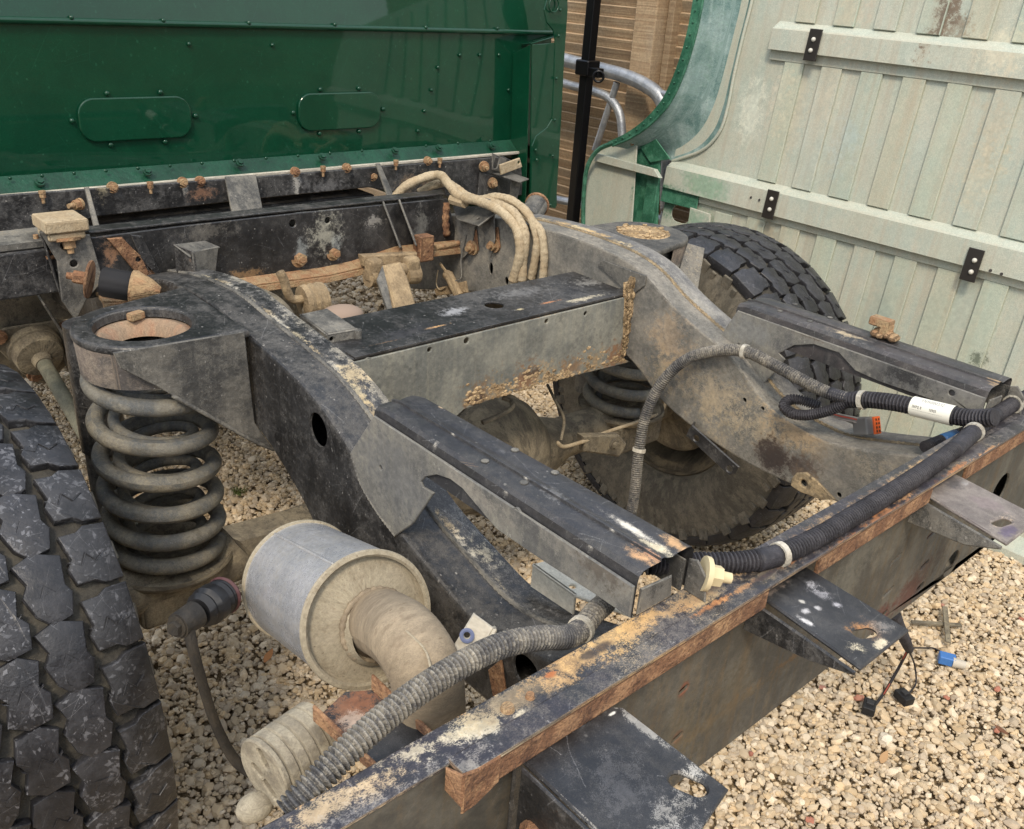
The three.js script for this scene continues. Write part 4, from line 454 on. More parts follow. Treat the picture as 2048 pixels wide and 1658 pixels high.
// spring towers
function springTower(s) {
  const g = new THREE.Group(); g.name = 'spring_tower'; chassis.add(g); const y = 0.807 + (s > 0 ? 0.012 : 0), c = s < 0 ? Y(268, 648, y) : Y(1266, 468, y); c.x = s * 0.517; const cx = c.x, cz = c.z, R = 0.094, r = 0.067;
  // top plate: round seat blending into the rail
  const sh = new THREE.Shape(), e = s * (0.405 - 0.517) ; const rx = (s < 0 ? -0.404 : 0.386) - cx, w = 0.105;
  const pts = []; for (let k = 0; k <= 20; k++) { const a = Math.PI / 2 + k / 20 * Math.PI; pts.push([Math.cos(a) * R, Math.sin(a) * R]); }
  if (s < 0) { pts.push([rx, -0.098], [rx, 0.125]); } else { pts.length = 0; for (let k = 0; k <= 20; k++) { const a = -Math.PI / 2 + k / 20 * Math.PI; pts.push([Math.cos(a) * R, Math.sin(a) * R]); } pts.push([rx, 0.1], [rx, -0.125]); }
  sh.setFromPoints(pts.map(([a, b]) => new THREE.Vector2(a, b))); if (s < 0) { const h = new THREE.Path(); h.absarc(0, 0, r, 0, 6.2832, true); sh.holes.push(h); }
  const mt = new THREE.ExtrudeGeometry(sh, { depth: 0.002, bevelEnabled: true, bevelSize: 0.006, bevelThickness: 0.006, bevelOffset: -0.006, bevelSegments: 4, curveSegments: 40 }).rotateX(-Math.PI / 2);
  // shape y runs along -z after the turn
  mt.translate(cx, y - 0.008, cz); mesh('seat_plate', mt, s < 0 ? M.black : M.dusty, g);
  // skirt round the seat
  const sk = new THREE.CylinderGeometry(R - 0.002, R - 0.006, 0.062, 40, 1, true, s < 0 ? Math.PI * 0.92 : -0.1, Math.PI * 1.12).translate(cx, y - 0.034, cz); const skm = mesh('skirt', sk, M.skirt ??= Object.assign(surf({ base: [84, 80, 78], base2: [110, 100, 92], rough: 0.8, film: 0.6, filmC: [150, 138, 122], rust: 0.24, speck: 0.6, size: 512 }), { side: THREE.DoubleSide }), g);
  if (s < 0) { mesh('inner_lip', lathe([[r + 0.004, 0], [r - 0.001, -0.003], [r - 0.002, -0.014], [r + 0.001, -0.016]], V(0, 1, 0), V(cx, y - 0.001, cz), 40), M.black, g); mesh('retainer_ring', lathe([[0.040, -0.012], [0.046, 0.002], [0.056, 0.009], [0.066, 0.007], [0.072, 0], [0.066, -0.006], [0.05, -0.012], [0.040, -0.012]], V(0, 1, 0), V(cx, y - 0.024, cz), 40), M.tanRing ??= surf({ base: [140, 120, 100], base2: [144, 112, 90], rough: 0.9, film: 0.5, filmC: [182, 160, 132], dark: 0.3, darkC: [96, 74, 58], size: 512 }), g, 'dusty rust brown retainer ring'); const tb = X(303, 633, cx + 0.01); mesh('retainer_tab', rbox(0.024, 0.012, 0.014, 0.003).rotateY(0.3).translate(cx + 0.01, y - 0.008, cz - 0.052), M.ochre, g); }
  else mesh('dirt_cake', [lathe([[0.001, 0.004], [0.03, 0.0035], [0.055, 0.001], [0.06, -0.003]], V(0, 1, 0), V(cx, y, cz), 30), ...Array.from({ length: 60 }, () => { const a = rnd() * 6.28, d = Math.sqrt(rnd()) * 0.055; return new THREE.IcosahedronGeometry(rr(0.002, 0.006), 0).scale(1.3, 0.6, 1).translate(cx + Math.cos(a) * d, y + 0.003, cz + Math.sin(a) * d); })], M.mud, g, 'seat bowl packed with dried dirt');
  if (s < 0) { // big gusset below the seat, down to the rail
    const p0 = V(-0.53, y, cz + 0.0965), nn = V(-0.12, 0, 1).normalize(), dd = nn.dot(p0), q = (u, v) => hit(u, v, nn, dd);
    const lo = [[548, 899], [512, 884], [431, 839], [344, 791], [313, 773], [241, 737]].map(([u, v]) => q(u, v)), ga = mesh('gusset_plate', plate([q(226, 706), q(489, 663), q(510, 846), ...lo], 0.004), M.dusty, g, 'big grey triangular gusset flecked with white'); mesh('gusset_lip', tube(lo.slice(0, 4), 0.003, { step: 0.01, seg: 8 }), M.dusty, ga);
    mesh('rear_web', plate([V(-0.58, y - 0.014, cz - 0.075), V(-0.407, y - 0.008, cz - 0.12), V(-0.407, 0.68, cz - 0.12), V(-0.56, y - 0.06, cz - 0.075)], 0.004), M.dusty, g);
  } else { mesh('gusset_plate', plate([V(0.386, y - 0.012, cz + 0.112), V(0.575, y - 0.012, cz + 0.07), V(0.6, y - 0.05, cz + 0.06), V(0.5, 0.69, cz + 0.1), V(0.387, 0.67, cz + 0.16)], 0.004), M.dusty, g); mesh('outer_flange', plate([V(0.575, y - 0.012, cz + 0.072), V(0.612, y - 0.03, cz + 0.085), V(0.53, 0.68, cz + 0.15), V(0.495, 0.69, cz + 0.104)], 0.003), M.dusty, g); mesh('rear_web', plate([V(0.387, y - 0.012, cz - 0.09), V(0.58, y - 0.014, cz - 0.07), V(0.56, y - 0.06, cz - 0.07), V(0.387, 0.7, cz - 0.1)], 0.004), M.dusty, g); }
  return c;
}
const seatL = springTower(-1), seatR = springTower(1);

// ---------------------------------------------------------------- suspension
function spring(c, y0, y1, lean, lab, ends) {
  const t = thing('coil_spring', lab, 'spring', V(c.x + lean[0], y0, c.z + lean[1]), 'rear coil springs'); const H = y1 - y0;
  const coil = (R, wr, turns, dead, ph, grow) => { const P = [], n = Math.round(turns * 24); for (let i = 0; i <= n; i++) { const f = i / n, a = ph + f * turns * 6.2832; const e = Math.min(f * turns / dead, 1), e2 = Math.min((1 - f) * turns / dead, 1); const fy = 0.72 * f + 0.28 * f * f; const y = H * (fy); const rad = R * (1 - grow * (1 - e)) * (1 - grow * (1 - e2)); P.push(V(Math.cos(a) * rad - lean[0] * f, y, Math.sin(a) * rad - lean[1] * f)); } return tube(P, wr, { step: 0.005, seg: 12 }); };
  const o = mesh('outer_coil', coil(0.079, 0.0124, 6.2, 1, ends, 0.03), M.coil, t); mesh('inner_coil', coil(0.054, 0.0085, 5.8, 1, ends + 2, 0.02), M.coil, t);
  return t; }
const spL = spring(seatL, 0.435, 0.775, [0.0, 0.0], 'grey coil spring standing beside the silver muffler', 0.4);
const spR = spring(seatR, 0.435, 0.787, [0.0, 0.0], 'dusty coil spring in front of the inner tyre wall', 1.9);
// rear axle
const AX = { y: 0.392, z: -0.852 };
const axle = thing('rear_axle', 'muddy brown rear axle with round differential housing under the chassis', 'axle', V(0, AX.y, AX.z));
{ mesh('axle_tube', cyl(V(-0.66, 0, 0), V(-0.1, 0, 0), 0.042, 0.044, 28), M.axle, axle); mesh('axle_tube', cyl(V(0.26, 0, 0), V(0.66, 0, 0), 0.046, 0.042, 28), M.axle, axle);
  mesh('differential_housing', lathe([[0.001, -0.09], [0.06, -0.085], [0.1, -0.06], [0.122, -0.03], [0.128, -0.028], [0.128, -0.01], [0.122, -0.008], [0.124, 0.02], [0.105, 0.065], [0.07, 0.1], [0.04, 0.112], [0.001, 0.114]], V(0, 0.12, 1), V(0.13, 0.02, 0), 40), M.axle, axle, 'round mud coated differential housing');
  mesh('pinion_nose', lathe([[0.001, 0.2], [0.04, 0.2], [0.045, 0.15], [0.07, 0.09], [0.09, 0.04]], V(0, 0.1, -1), V(0.13, 0.0, 0), 24), M.axle, axle);
  mesh('tube_flare', cyl(V(0.2, 0, 0), V(0.32, 0, 0), 0.085, 0.047, 28), M.axle, axle); mesh('tube_flare', cyl(V(0.06, 0, 0), V(-0.12, 0, 0), 0.085, 0.045, 28), M.axle, axle);
  for (const s of [-1, 1]) { const c = s < 0 ? seatL : seatR; mesh('spring_pan', lathe([[0.001, 0.012], [0.05, 0.014], [0.058, 0.004], [0.092, 0.004], [0.098, 0.01], [0.1, 0.004], [0.096, -0.004], [0.06, -0.01], [0.001, -0.012]], V(0, 1, 0), V(c.x, 0.022, c.z - AX.z), 40), M.axle, axle); mesh('pan_bracket', boxAt(c.x - 0.075, c.x + 0.075, -0.055, 0.014, c.z - AX.z - 0.05, c.z - AX.z + 0.07, 0.012, 2), M.axle, axle); }
  const aq = (u, v, z) => Z(u, v, z).sub(axle.position);
  mesh('brake_pipe', tube([aq(1115, 885, -0.72), aq(1125, 893, -0.72), aq(1160, 885, -0.72), aq(1220, 862, -0.74), aq(1290, 838, -0.76), aq(1328, 815, -0.8), aq(1332, 770, -0.82)], 0.004, { seg: 8 }), M.creamHose, axle, 'thin tan brake pipe'); mesh('breather_pipe', tube([aq(1095, 770, -0.8), aq(1110, 800, -0.75), aq(1128, 838, -0.73), aq(1122, 880, -0.72)], 0.003, { seg: 8 }), M.axle, axle);
  mesh('caliper_bracket', plate([[1165, 872], [1240, 870], [1255, 888], [1240, 915], [1170, 905]].map(([u, v]) => aq(u, v, -0.72)), 0.02, [], 0.004), M.axle, axle); mesh('bolt', bolt(aq(1228, 888, -0.698), V(0, 0, 1), 0.008, 0.008), M.axle, axle);
  mesh('clamp_rod', tube([aq(965, 845, -0.72), aq(1000, 830, -0.72), aq(1026, 812, -0.72), aq(1022, 802, -0.73), aq(1005, 795, -0.74)], 0.0045), M.axle, axle);
  mesh('axle_plate', plate([[440, 1050], [600, 1008], [628, 1030], [470, 1085]].map(([u, v]) => aq(u, v, -0.77)), 0.05, [], 0.006, -1), M.axle, axle);
}
// dark shock absorbers standing behind the springs
for (const [c, lab] of [[seatL, 'slim dark shock absorber behind the spring beside the treaded tyre'], [seatR, 'slim dark shock absorber hidden behind the dusty far spring']]) { const t = thing('shock_absorber', lab, 'shock absorber', V(c.x + (c.x < 0 ? -0.035 : 0.03), 0.40, c.z - 0.135)); mesh('lower_body', cyl(V(0, 0, 0), V(0, 0.17, 0), 0.03, 0.03, 20), M.dusty, t); mesh('dust_shield', cyl(V(0, 0.16, 0), V(0, 0.37, 0), 0.034, 0.034, 20), M.black, t); }
// trailing link, bush and chassis mount on the left
{ const t = thing('trailing_link', 'grey green trailing link rod with round rubber bush at the outrigger', 'link rod', V(0, 0, 0)); const a = X(72, 700, -0.5), b = X(240, 985, -0.5), d = b.clone().sub(a).normalize();
  mesh('rod', cyl(a, b.clone().addScaledVector(d, 0.15), 0.0145, 0.0145, 20), M.link ??= surf({ base: [104, 104, 90], base2: [120, 118, 100], rough: 0.7, film: 0.4, filmC: [140, 136, 116], dark: 0.3, size: 512 }), t);
  mesh('bush', lathe([[0.001, 0.03], [0.02, 0.032], [0.044, 0.027], [0.047, 0.02], [0.048, 0.004], [0.052, 0.002], [0.052, -0.014], [0.047, -0.018], [0.03, -0.02]], d, a, 32), M.axle, t, 'tan dusty rubber bush'); mesh('collar', cyl(a.clone().addScaledVector(d, 0.028), a.clone().addScaledVector(d, 0.05), 0.02, 0.017, 18), M.axle, t);
  const n = d.clone(), e1 = V(0, 1, 0).cross(n).normalize(), e2 = n.clone().cross(e1), P = (x, y) => a.clone().addScaledVector(d, -0.02).addScaledVector(e1, x).addScaledVector(e2, y), ring = []; for (let k = 0; k < 3; k++) for (let j = -2; j <= 2; j++) { const an = k * 2.094 + 0.5 + j * 0.16, R2 = 0.085 - Math.abs(j) * 0.006; ring.push(P(Math.cos(an) * R2, Math.sin(an) * R2)); }
  const fl = mesh('flange', plate(ring, 0.006, [], 0.002), M.axle, t); for (let k = 0; k < 3; k++) { const an = k * 2.094 + 0.5; mesh('bolt', bolt(P(Math.cos(an) * 0.074, Math.sin(an) * 0.074).addScaledVector(d, 0.008), d, 0.011, 0.009), M.rust, t, 'orange bolt head'); }
  const mt = new THREE.Group(); mt.name = 'link_mount'; chassis.add(mt); const q = (u, v) => X(u, v, -0.5).addScaledVector(d, 0); const w = [[-20, 590], [70, 575], [112, 640], [135, 730], [90, 770], [0, 740], [-30, 700]].map(([u, v]) => { const r = ray(u, v), o = camera.position, pl = a.clone().addScaledVector(d, -0.034); return o.clone().addScaledVector(r, pl.clone().sub(o).dot(n) / r.dot(n)); }); mesh('mount_plate', plate(w, 0.006, [], 0.002), M.axle, mt, 'muddy brown link mount plate'); mesh('mount_web', plate([w[1], w[2], w[2].clone().addScaledVector(d, 0.08), w[1].clone().addScaledVector(d, 0.06)], 0.005), M.dusty, mt); mesh('mount_flange', plate([w[2], w[3], w[3].clone().addScaledVector(d, 0.03), w[2].clone().addScaledVector(d, 0.06)], 0.004), M.dusty, mt);
}

// ---------------------------------------------------------------- wheels
const scuffGlintM = surf({ base: [29, 29, 32], base2: [42, 42, 45], rough: 0.36, film: 0.3, filmC: [74, 74, 77], glintFlake: 0.45, scr: 0.7, speck: 0.25, s: 0.34, bump: 0.0008 });  // pale flakes put the tread glints into the colour, besides real scratches
const shoulderM = surf({ base: [29, 29, 31], base2: [42, 42, 44], rough: 0.36, film: 0.35, filmC: [76, 76, 78], glintFlake: 0.32, scr: 0.7, speck: 0.25, s: 0.37, bump: 0.0008 });
function wheel(s, lab) {
  const R = 0.394, N = 32, w = thing('wheel', lab, 'wheel', V(s * 0.814, 0.392, s > 0 ? -0.876 : -0.847), 'rear wheels');
  const tyre = new THREE.Group(); tyre.name = 'tyre'; w.add(tyre);
  const Rc = x => R - 0.013 - 0.016 * Math.pow(Math.abs(x) / 0.13, 4);
  const prof = []; const half = [[0, R - 0.0135], [0.06, Rc(0.06)], [0.1, Rc(0.1)], [0.124, Rc(0.124)], [0.1315, R - 0.05], [0.138, R - 0.09], [0.14, R - 0.115], [0.136, R - 0.145], [0.122, R - 0.172], [0.112, R - 0.183], [0.104, R - 0.186], [0.104, R - 0.192], [0.09, R - 0.194]];
  for (let i = half.length - 1; i > 0; i--) prof.push([half[i][1], -half[i][0]]); for (const [x, r] of half) prof.push([r, x]);
  mesh('carcass', lathe(prof, V(1, 0, 0), V(0, 0, 0), 128), M.carcass, tyre, 'mud filmed tyre carcass'); mesh('tread_base', lathe([[Rc(-0.127) + 0.0006, -0.127], [Rc(-0.1) + 0.0006, -0.1], [Rc(-0.06) + 0.0006, -0.06], [Rc(0) + 0.0006, 0], [Rc(0.06) + 0.0006, 0.06], [Rc(0.1) + 0.0006, 0.1], [Rc(0.127) + 0.0006, 0.127]], V(1, 0, 0), V(0, 0, 0), 128), M.groove ??= surf({ base: [52, 50, 46], base2: [68, 65, 58], rough: 0.85, film: 0.5, filmC: [90, 85, 74], dark: 0.4, size: 512 }), tyre, 'dusty groove floor');
  const p = 2 * Math.PI * R / N;
  const bl = (poly, mat, hgt = 0.0125) => { let ca = 0, cb = 0; for (const [a, b] of poly) { ca += a / poly.length; cb += b / poly.length; } const sh = new THREE.Shape(poly.map(([a, b]) => new THREE.Vector2(Math.max(-0.132, Math.min(0.132, ca + (a - ca) * 1.06)), (cb + (b - cb) * 1.035) * p))); const out = []; { const sp = [[-0.5, 0.02], [-0.2, 0.1], [-0.02, -0.06], [0.2, 0.08], [0.48, -0.03]].map(([u, v]) => [ca + u * 0.042, (cb + v) * p]), tp = sp.map(([u, v]) => new THREE.Vector2(u, v + 0.0009)), bt = sp.map(([u, v]) => new THREE.Vector2(u, v - 0.0009)).reverse(); sh.holes.push(new THREE.Path([...tp, ...bt])); }
    for (let v = 0; v < 4; v++) { let g = new THREE.ExtrudeGeometry(sh, { depth: hgt - 0.002 + 0.006, bevelEnabled: true, bevelSize: 0.0016, bevelThickness: 0.002, bevelOffset: -0.0016, bevelSegments: 3, curveSegments: 3 }); boxUV(g, mat); g.userData.keepUV = true; const P = g.attributes.position;
      for (let i = 0; i < P.count; i++) { const x = P.getX(i), a = P.getY(i) / R, r = Rc(x) + P.getZ(i) - 0.006; P.setXYZ(i, x, r * Math.cos(a), r * Math.sin(a)); } g.computeVertexNormals(); g = toCreasedNormals(g, 0.55); g.userData.keepUV = true; out.push(g); } return out; };
  const sMat = s < 0 ? scuffGlintM : M.rubber, hMat = s < 0 ? shoulderM : M.rubber;
  const SH = [[-0.132, 0.05], [-0.132, 0.95], [-0.109, 0.95], [-0.1, 0.87], [-0.082, 0.87], [-0.078, 0.62], [-0.084, 0.5], [-0.079, 0.13], [-0.097, 0.13], [-0.106, 0.05]], C1 = [[-0.073, 0.1], [-0.068, 0.5], [-0.073, 0.64], [-0.066, 0.94], [-0.046, 1.0], [-0.034, 0.82], [-0.027, 0.52], [-0.034, 0.36], [-0.026, 0.07], [-0.048, -0.04]], C2 = [[-0.018, 0.02], [-0.023, 0.34], [-0.015, 0.5], [-0.021, 0.8], [-0.004, 0.94], [0.019, 0.9], [0.023, 0.56], [0.015, 0.42], [0.021, 0.1], [0.004, -0.04]];
  const flip = P => P.map(([a, b]) => [-a, b]).reverse();
  const cols = [[bl(SH, hMat), hMat, 0], [bl(C1, sMat), sMat, 0.3], [bl(C2, sMat), sMat, 0.1], [bl(flip(C1), sMat), sMat, 0.8], [bl(flip(SH), hMat), hMat, 0.5]];
  for (const [gs, m, off] of cols) for (let k = 0; k < N; k++) { const o = new THREE.Mesh(gs[(k * 7 + (k >> 2)) % 4], m); o.name = 'tread_block'; o.rotation.x = (k + off) / N * 2 * Math.PI; o.castShadow = o.receiveShadow = true; tyre.add(o); }
  // zigzag lugs moulded on the shoulders and a raised line round the wall
  const lug = []; for (const q of [-1, 1]) for (let k = 0; k < N; k++) for (const [d, wd] of [[0, 0.009], [0.4, 0.005]]) { const g = rbox(0.007, 0.04 - d * 0.02, wd * 2.6, 0.002, 1).rotateZ(q * -0.14).rotateX(k % 2 ? 0.25 : -0.1).translate(q * 0.1305, R - 0.05 - d * 0.02, 0).rotateX((k + d) / N * 2 * Math.PI); lug.push(g); } mesh('shoulder_lugs', lug, M.carcass, tyre);
  mesh('rim', lathe([[R - 0.196, -0.105], [R - 0.19, -0.108], [R - 0.186, -0.104], [R - 0.196, -0.095], [R - 0.21, -0.08], [R - 0.225, -0.03], [R - 0.23, 0.03], [R - 0.21, 0.08], [R - 0.196, 0.095], [R - 0.186, 0.104], [R - 0.19, 0.108], [R - 0.196, 0.105]], V(1, 0, 0), V(0, 0, 0), 72), M.rimM ??= (() => { const m = surf({ base: [70, 64, 54], base2: [96, 88, 72], rough: 0.8, film: 0.5, filmC: [128, 116, 94], dark: 0.4, size: 512 }); m.side = THREE.DoubleSide; return m; })(), w, 'muddy steel rim');
  mesh('disc', lathe([[0.001, 0.03], [0.05, 0.032], [0.09, 0.02], [0.13, 0.022], [R - 0.228, 0.03], [R - 0.228, 0.036], [0.13, 0.028], [0.001, 0.038]], V(s, 0, 0), V(0, 0, 0), 48), M.rimM, w);
  return w;
}
const wL = wheel(-1, 'big black treaded tyre with scuffed, glint painted blocks beside the coil spring'), wR = wheel(1, 'muddy inner tyre wall wheel in front of the pale ribbed panel');
// brake drum backs on the axle
for (const s of [-1, 1]) mesh('brake_backplate', lathe([[0.001, 0.02], [0.05, 0.024], [0.075, 0.012], [0.11, 0.008], [0.128, 0], [0.134, -0.01], [0.134, -0.03], [0.128, -0.032]], V(-s, 0, 0), V(s * 0.70, 0, 0), 48), M.axle, axle, 'dished muddy brake backplate');
mesh('brake_caliper', join([rbox(0.07, 0.10, 0.06, 0.012, 3).translate(0.64, 0.09, 0.09), rbox(0.05, 0.05, 0.09, 0.012, 3).translate(0.65, 0.03, 0.13)]), M.axle, axle);

// ---------------------------------------------------------------- muffler
{ const a = Z(737, 1240, -0.285), b = Z(603, 1160, -0.458), d = a.clone().sub(b).normalize(), r = 0.0705;
  const t = thing('muffler', 'round silver exhaust muffler with dusty tan end and bent tailpipe', 'muffler', b); const L = a.distanceTo(b), o = V(0, 0, 0), e = d.clone().multiplyScalar(L);
  const mb = surf({ base: [198, 199, 202], base2: [176, 178, 182], rough: 0.27, film: 0.35, filmC: [186, 176, 156], dust: 0.16, dustC: [190, 174, 144], dark: 0.2, darkC: [130, 126, 120], speck: 0.5, speckC: [110, 98, 80], scr: 0.3, metal: 0.5, s: 0.3, bump: 0.0003 });
  const me = surf({ base: [160, 150, 130], base2: [146, 137, 118], rough: 0.85, film: 0.5, filmC: [176, 166, 142], dark: 0.5, darkC: [100, 88, 72], speck: 0.6, speckC: [84, 70, 54], s: 0.25, size: 512, bump: 0.0004 }); M.muffEnd = me;
  mesh('body', lathe([[r, 0.004], [r, L - 0.004]], d, o, 64), mb, t, 'silver cylinder with blue sheen'); const bead = (y0) => lathe([[r - 0.002, y0 - 0.0038], [r + 0.0018, y0 - 0.003], [r + 0.003, y0], [r + 0.002, y0 + 0.003], [r - 0.002, y0 + 0.004], [r - 0.0045, y0 + 0.0015]], d, o, 64); mesh('far_bead', bead(0.004), me, t); mesh('near_bead', bead(L - 0.002), me, t, 'pale rolled rim');
  { const e1 = V(0, 1, 0).addScaledVector(d, -d.y).normalize(), e2 = d.clone().cross(e1), at = (t2, y) => e1.clone().multiplyScalar(Math.cos(t2) * r).addScaledVector(e2, Math.sin(t2) * r).addScaledVector(d, y); mesh('lock_seam', tube([at(0.35, 0.008), at(0.35, L * 0.5), at(0.35, L - 0.01)], 0.0018, { seg: 6, step: 0.02 }), mb, t); }
  mesh('end_cap', lathe([[0.001, L - 0.004], [0.04, L - 0.005], [0.06, L - 0.010], [r - 0.003, L - 0.009], [r - 0.001, L - 0.004]], d, o, 64), me, t, 'tan dusty end plate'); mesh('far_cap', lathe([[0.001, 0.004], [r - 0.002, 0.004]], d, o, 40), me, t);
  const q = (u, v, z) => Z(u, v, z).sub(b); mesh('weld_collar', lathe([[0.034, L - 0.008], [0.042, L - 0.006], [0.04, L + 0.004], [0.035, L + 0.01], [0.034, L + 0.016]], d, q(752, 1254, -0.285).sub(e), 32), me, t);
  mesh('tailpipe', tube([q(744, 1238, -0.30), q(778, 1252, -0.255), q(818, 1284, -0.205), q(848, 1334, -0.178), q(858, 1400, -0.168), q(858, 1470, -0.168), q(856, 1560, -0.172), q(854, 1680, -0.18)], s => 0.0345 + (s < 0.012 ? 0.004 : 0), { step: 0.006, seg: 28 }), M.pipe ??= surf({ base: [126, 113, 95], base2: [142, 128, 108], rough: 0.85, film: 0.5, filmC: [162, 148, 124], dark: 0.55, darkC: [104, 90, 74], speck: 0.6, speckC: [86, 70, 54], s: 0.25, bump: 0.0004 }), t, 'dusty tan bent tailpipe'); { const c0 = q(752, 1250, -0.283), e1 = V(0, 1, 0).addScaledVector(d, -d.y).normalize(), e2 = d.clone().cross(e1), P = []; for (let k = 0; k < 40; k++) { const a2 = k / 40 * 6.2832; P.push(c0.clone().addScaledVector(e1, Math.cos(a2) * 0.0375).addScaledVector(e2, Math.sin(a2) * 0.0375)); } mesh('weld_bead', tube(P, s => 0.0032 + 0.0005 * Math.sin(s * 820) + 0.0004 * Math.sin(s * 310), { closed: true, step: 0.002, seg: 8 }), M.pipe, t); } mesh('pipe_seam', tube([q(812, 1262, -0.19), q(850, 1300, -0.165), q(862, 1345, -0.145), q(858, 1380, -0.14)], 0.0012, { seg: 6 }), me, t);
}
// anti roll bar drop link
{ const a = Z(452, 1188, -0.46), b = Z(392, 1228, -0.43), c = Z(356, 1252, -0.42); const t = thing('drop_link', 'dark bent drop link with black ribbed rubber bush over the gravel', 'link rod', b); const q = p => p.clone().sub(b), d = c.clone().sub(a).normalize();
  mesh('bush', lathe([[0.001, -0.002], [0.018, 0], [0.021, 0.004], [0.019, 0.009], [0.021, 0.013], [0.019, 0.018], [0.022, 0.022], [0.022, 0.034], [0.018, 0.039], [0.02, 0.043], [0.016, 0.05], [0.001, 0.052]], d, q(a), 28), plain(0x141416, 0.5), t, 'black ribbed rubber bush'); mesh('clamp', lathe([[0.0205, 0.001], [0.0222, 0.004], [0.0205, 0.007]], d, q(a), 28), plain(0x4a2a2a, 0.6), t); M.darkMud ??= surf({ base: [32, 29, 25], base2: [48, 43, 36], rough: 0.6, film: 0.25, filmC: [76, 66, 50], dark: 0.3, size: 512 }); mesh('eye', cyl(q(b), q(c), 0.015, 0.014, 18), M.darkMud, t); mesh('bolt', bolt(q(c), d, 0.008, 0.006), M.darkMud, t);
  const s = (u, v, z) => Z(u, v, z).sub(b); mesh('rod', tube([s(374, 1236, -0.42), s(384, 1290, -0.41), s(400, 1350, -0.405), s(432, 1450, -0.4), s(470, 1520, -0.39), s(500, 1545, -0.38)], s => 0.0064 - 0.0008 * Math.sin(s * 14), { seg: 12 }), M.darkMud ??= surf({ base: [32, 29, 25], base2: [48, 43, 36], rough: 0.6, film: 0.25, filmC: [76, 66, 50], dark: 0.3, size: 512 }), t, 'dark rod'); }
// ribbed rubber hanger and the brown pipe behind it
{ const RT = V(1, 0, 0).applyQuaternion(camera.quaternion), UPc = V(0, 1, 0).applyQuaternion(camera.quaternion), FW = V(0, 0, -1).applyQuaternion(camera.quaternion), a = Z(526, 1548, -0.225), b = a.clone().addScaledVector(RT, 0.040).addScaledVector(UPc, 0.020).addScaledVector(FW, 0.046), d = b.clone().sub(a).normalize(), t = thing('ribbed_hanger', 'dusty ribbed grey rubber block with round holes in its end', 'rubber hanger', a); const rp = [[0.001, 0.05], [0.029, 0.05], [0.029, 0.007]]; for (let k = 0; k <= 4; k++) { const y = 0.007 + k * 0.012, r = 0.0345; rp.push([r - 0.002, y], [r, y + 0.0015], [r, y + 0.01], [r - 0.0022, y + 0.0112]); } rp.push([0.001, 0.068]);
  M.grit ??= surf({ base: [132, 124, 108], base2: [152, 144, 126], rough: 0.9, film: 0.4, filmC: [178, 168, 146], dark: 0.5, darkC: [86, 80, 72], s: 0.25, size: 512, bump: 0.0008 }); mesh('body', lathe(rp, d, V(0, 0, 0), 40), M.grit, t);
  const n = d.clone().negate(), e1 = V(0, 1, 0).cross(n).normalize(), e2 = n.clone().cross(e1), R3 = (x, y) => V(0, 0, 0).addScaledVector(e1, x).addScaledVector(e2, y), disc = []; for (let k = 0; k < 28; k++) disc.push(R3(Math.cos(k / 28 * 6.2832) * 0.0345, Math.sin(k / 28 * 6.2832) * 0.0345)); mesh('end_plate', plate(disc, 0.0068, [[R3(0.002, 0.019), 0.005, 0.006, 0.5], [R3(-0.008, -0.002), 0.0045, 0.004, 1.2], [R3(0.008, -0.014), 0.005, 0.006, 0.9]], 0.0015, -1), M.grit, t, 'end plate with oval holes');
  mesh('foot', new THREE.SphereGeometry(0.015, 16, 10).scale(1.2, 0.8, 1).translate(-0.01, -0.035, 0.0), M.grit, t);
  const t2 = thing('exhaust_hanger_bar', 'brown hanger bar behind the dusty ribbed rubber block', 'bar', b); mesh('bar', cyl(V(0, 0, 0), Z(740, 1445, -0.33).sub(b), 0.014, 0.014, 16), M.axle, t2); mesh('hook', tube([Z(600, 1470, -0.29).sub(b), Z(612, 1445, -0.29).sub(b), Z(598, 1435, -0.29).sub(b)], 0.004), M.axle, t2); mesh('second_bar', cyl(Z(622, 1520, -0.27).sub(b), Z(700, 1500, -0.27).sub(b), 0.012, 0.012, 14), M.dusty, t2); }
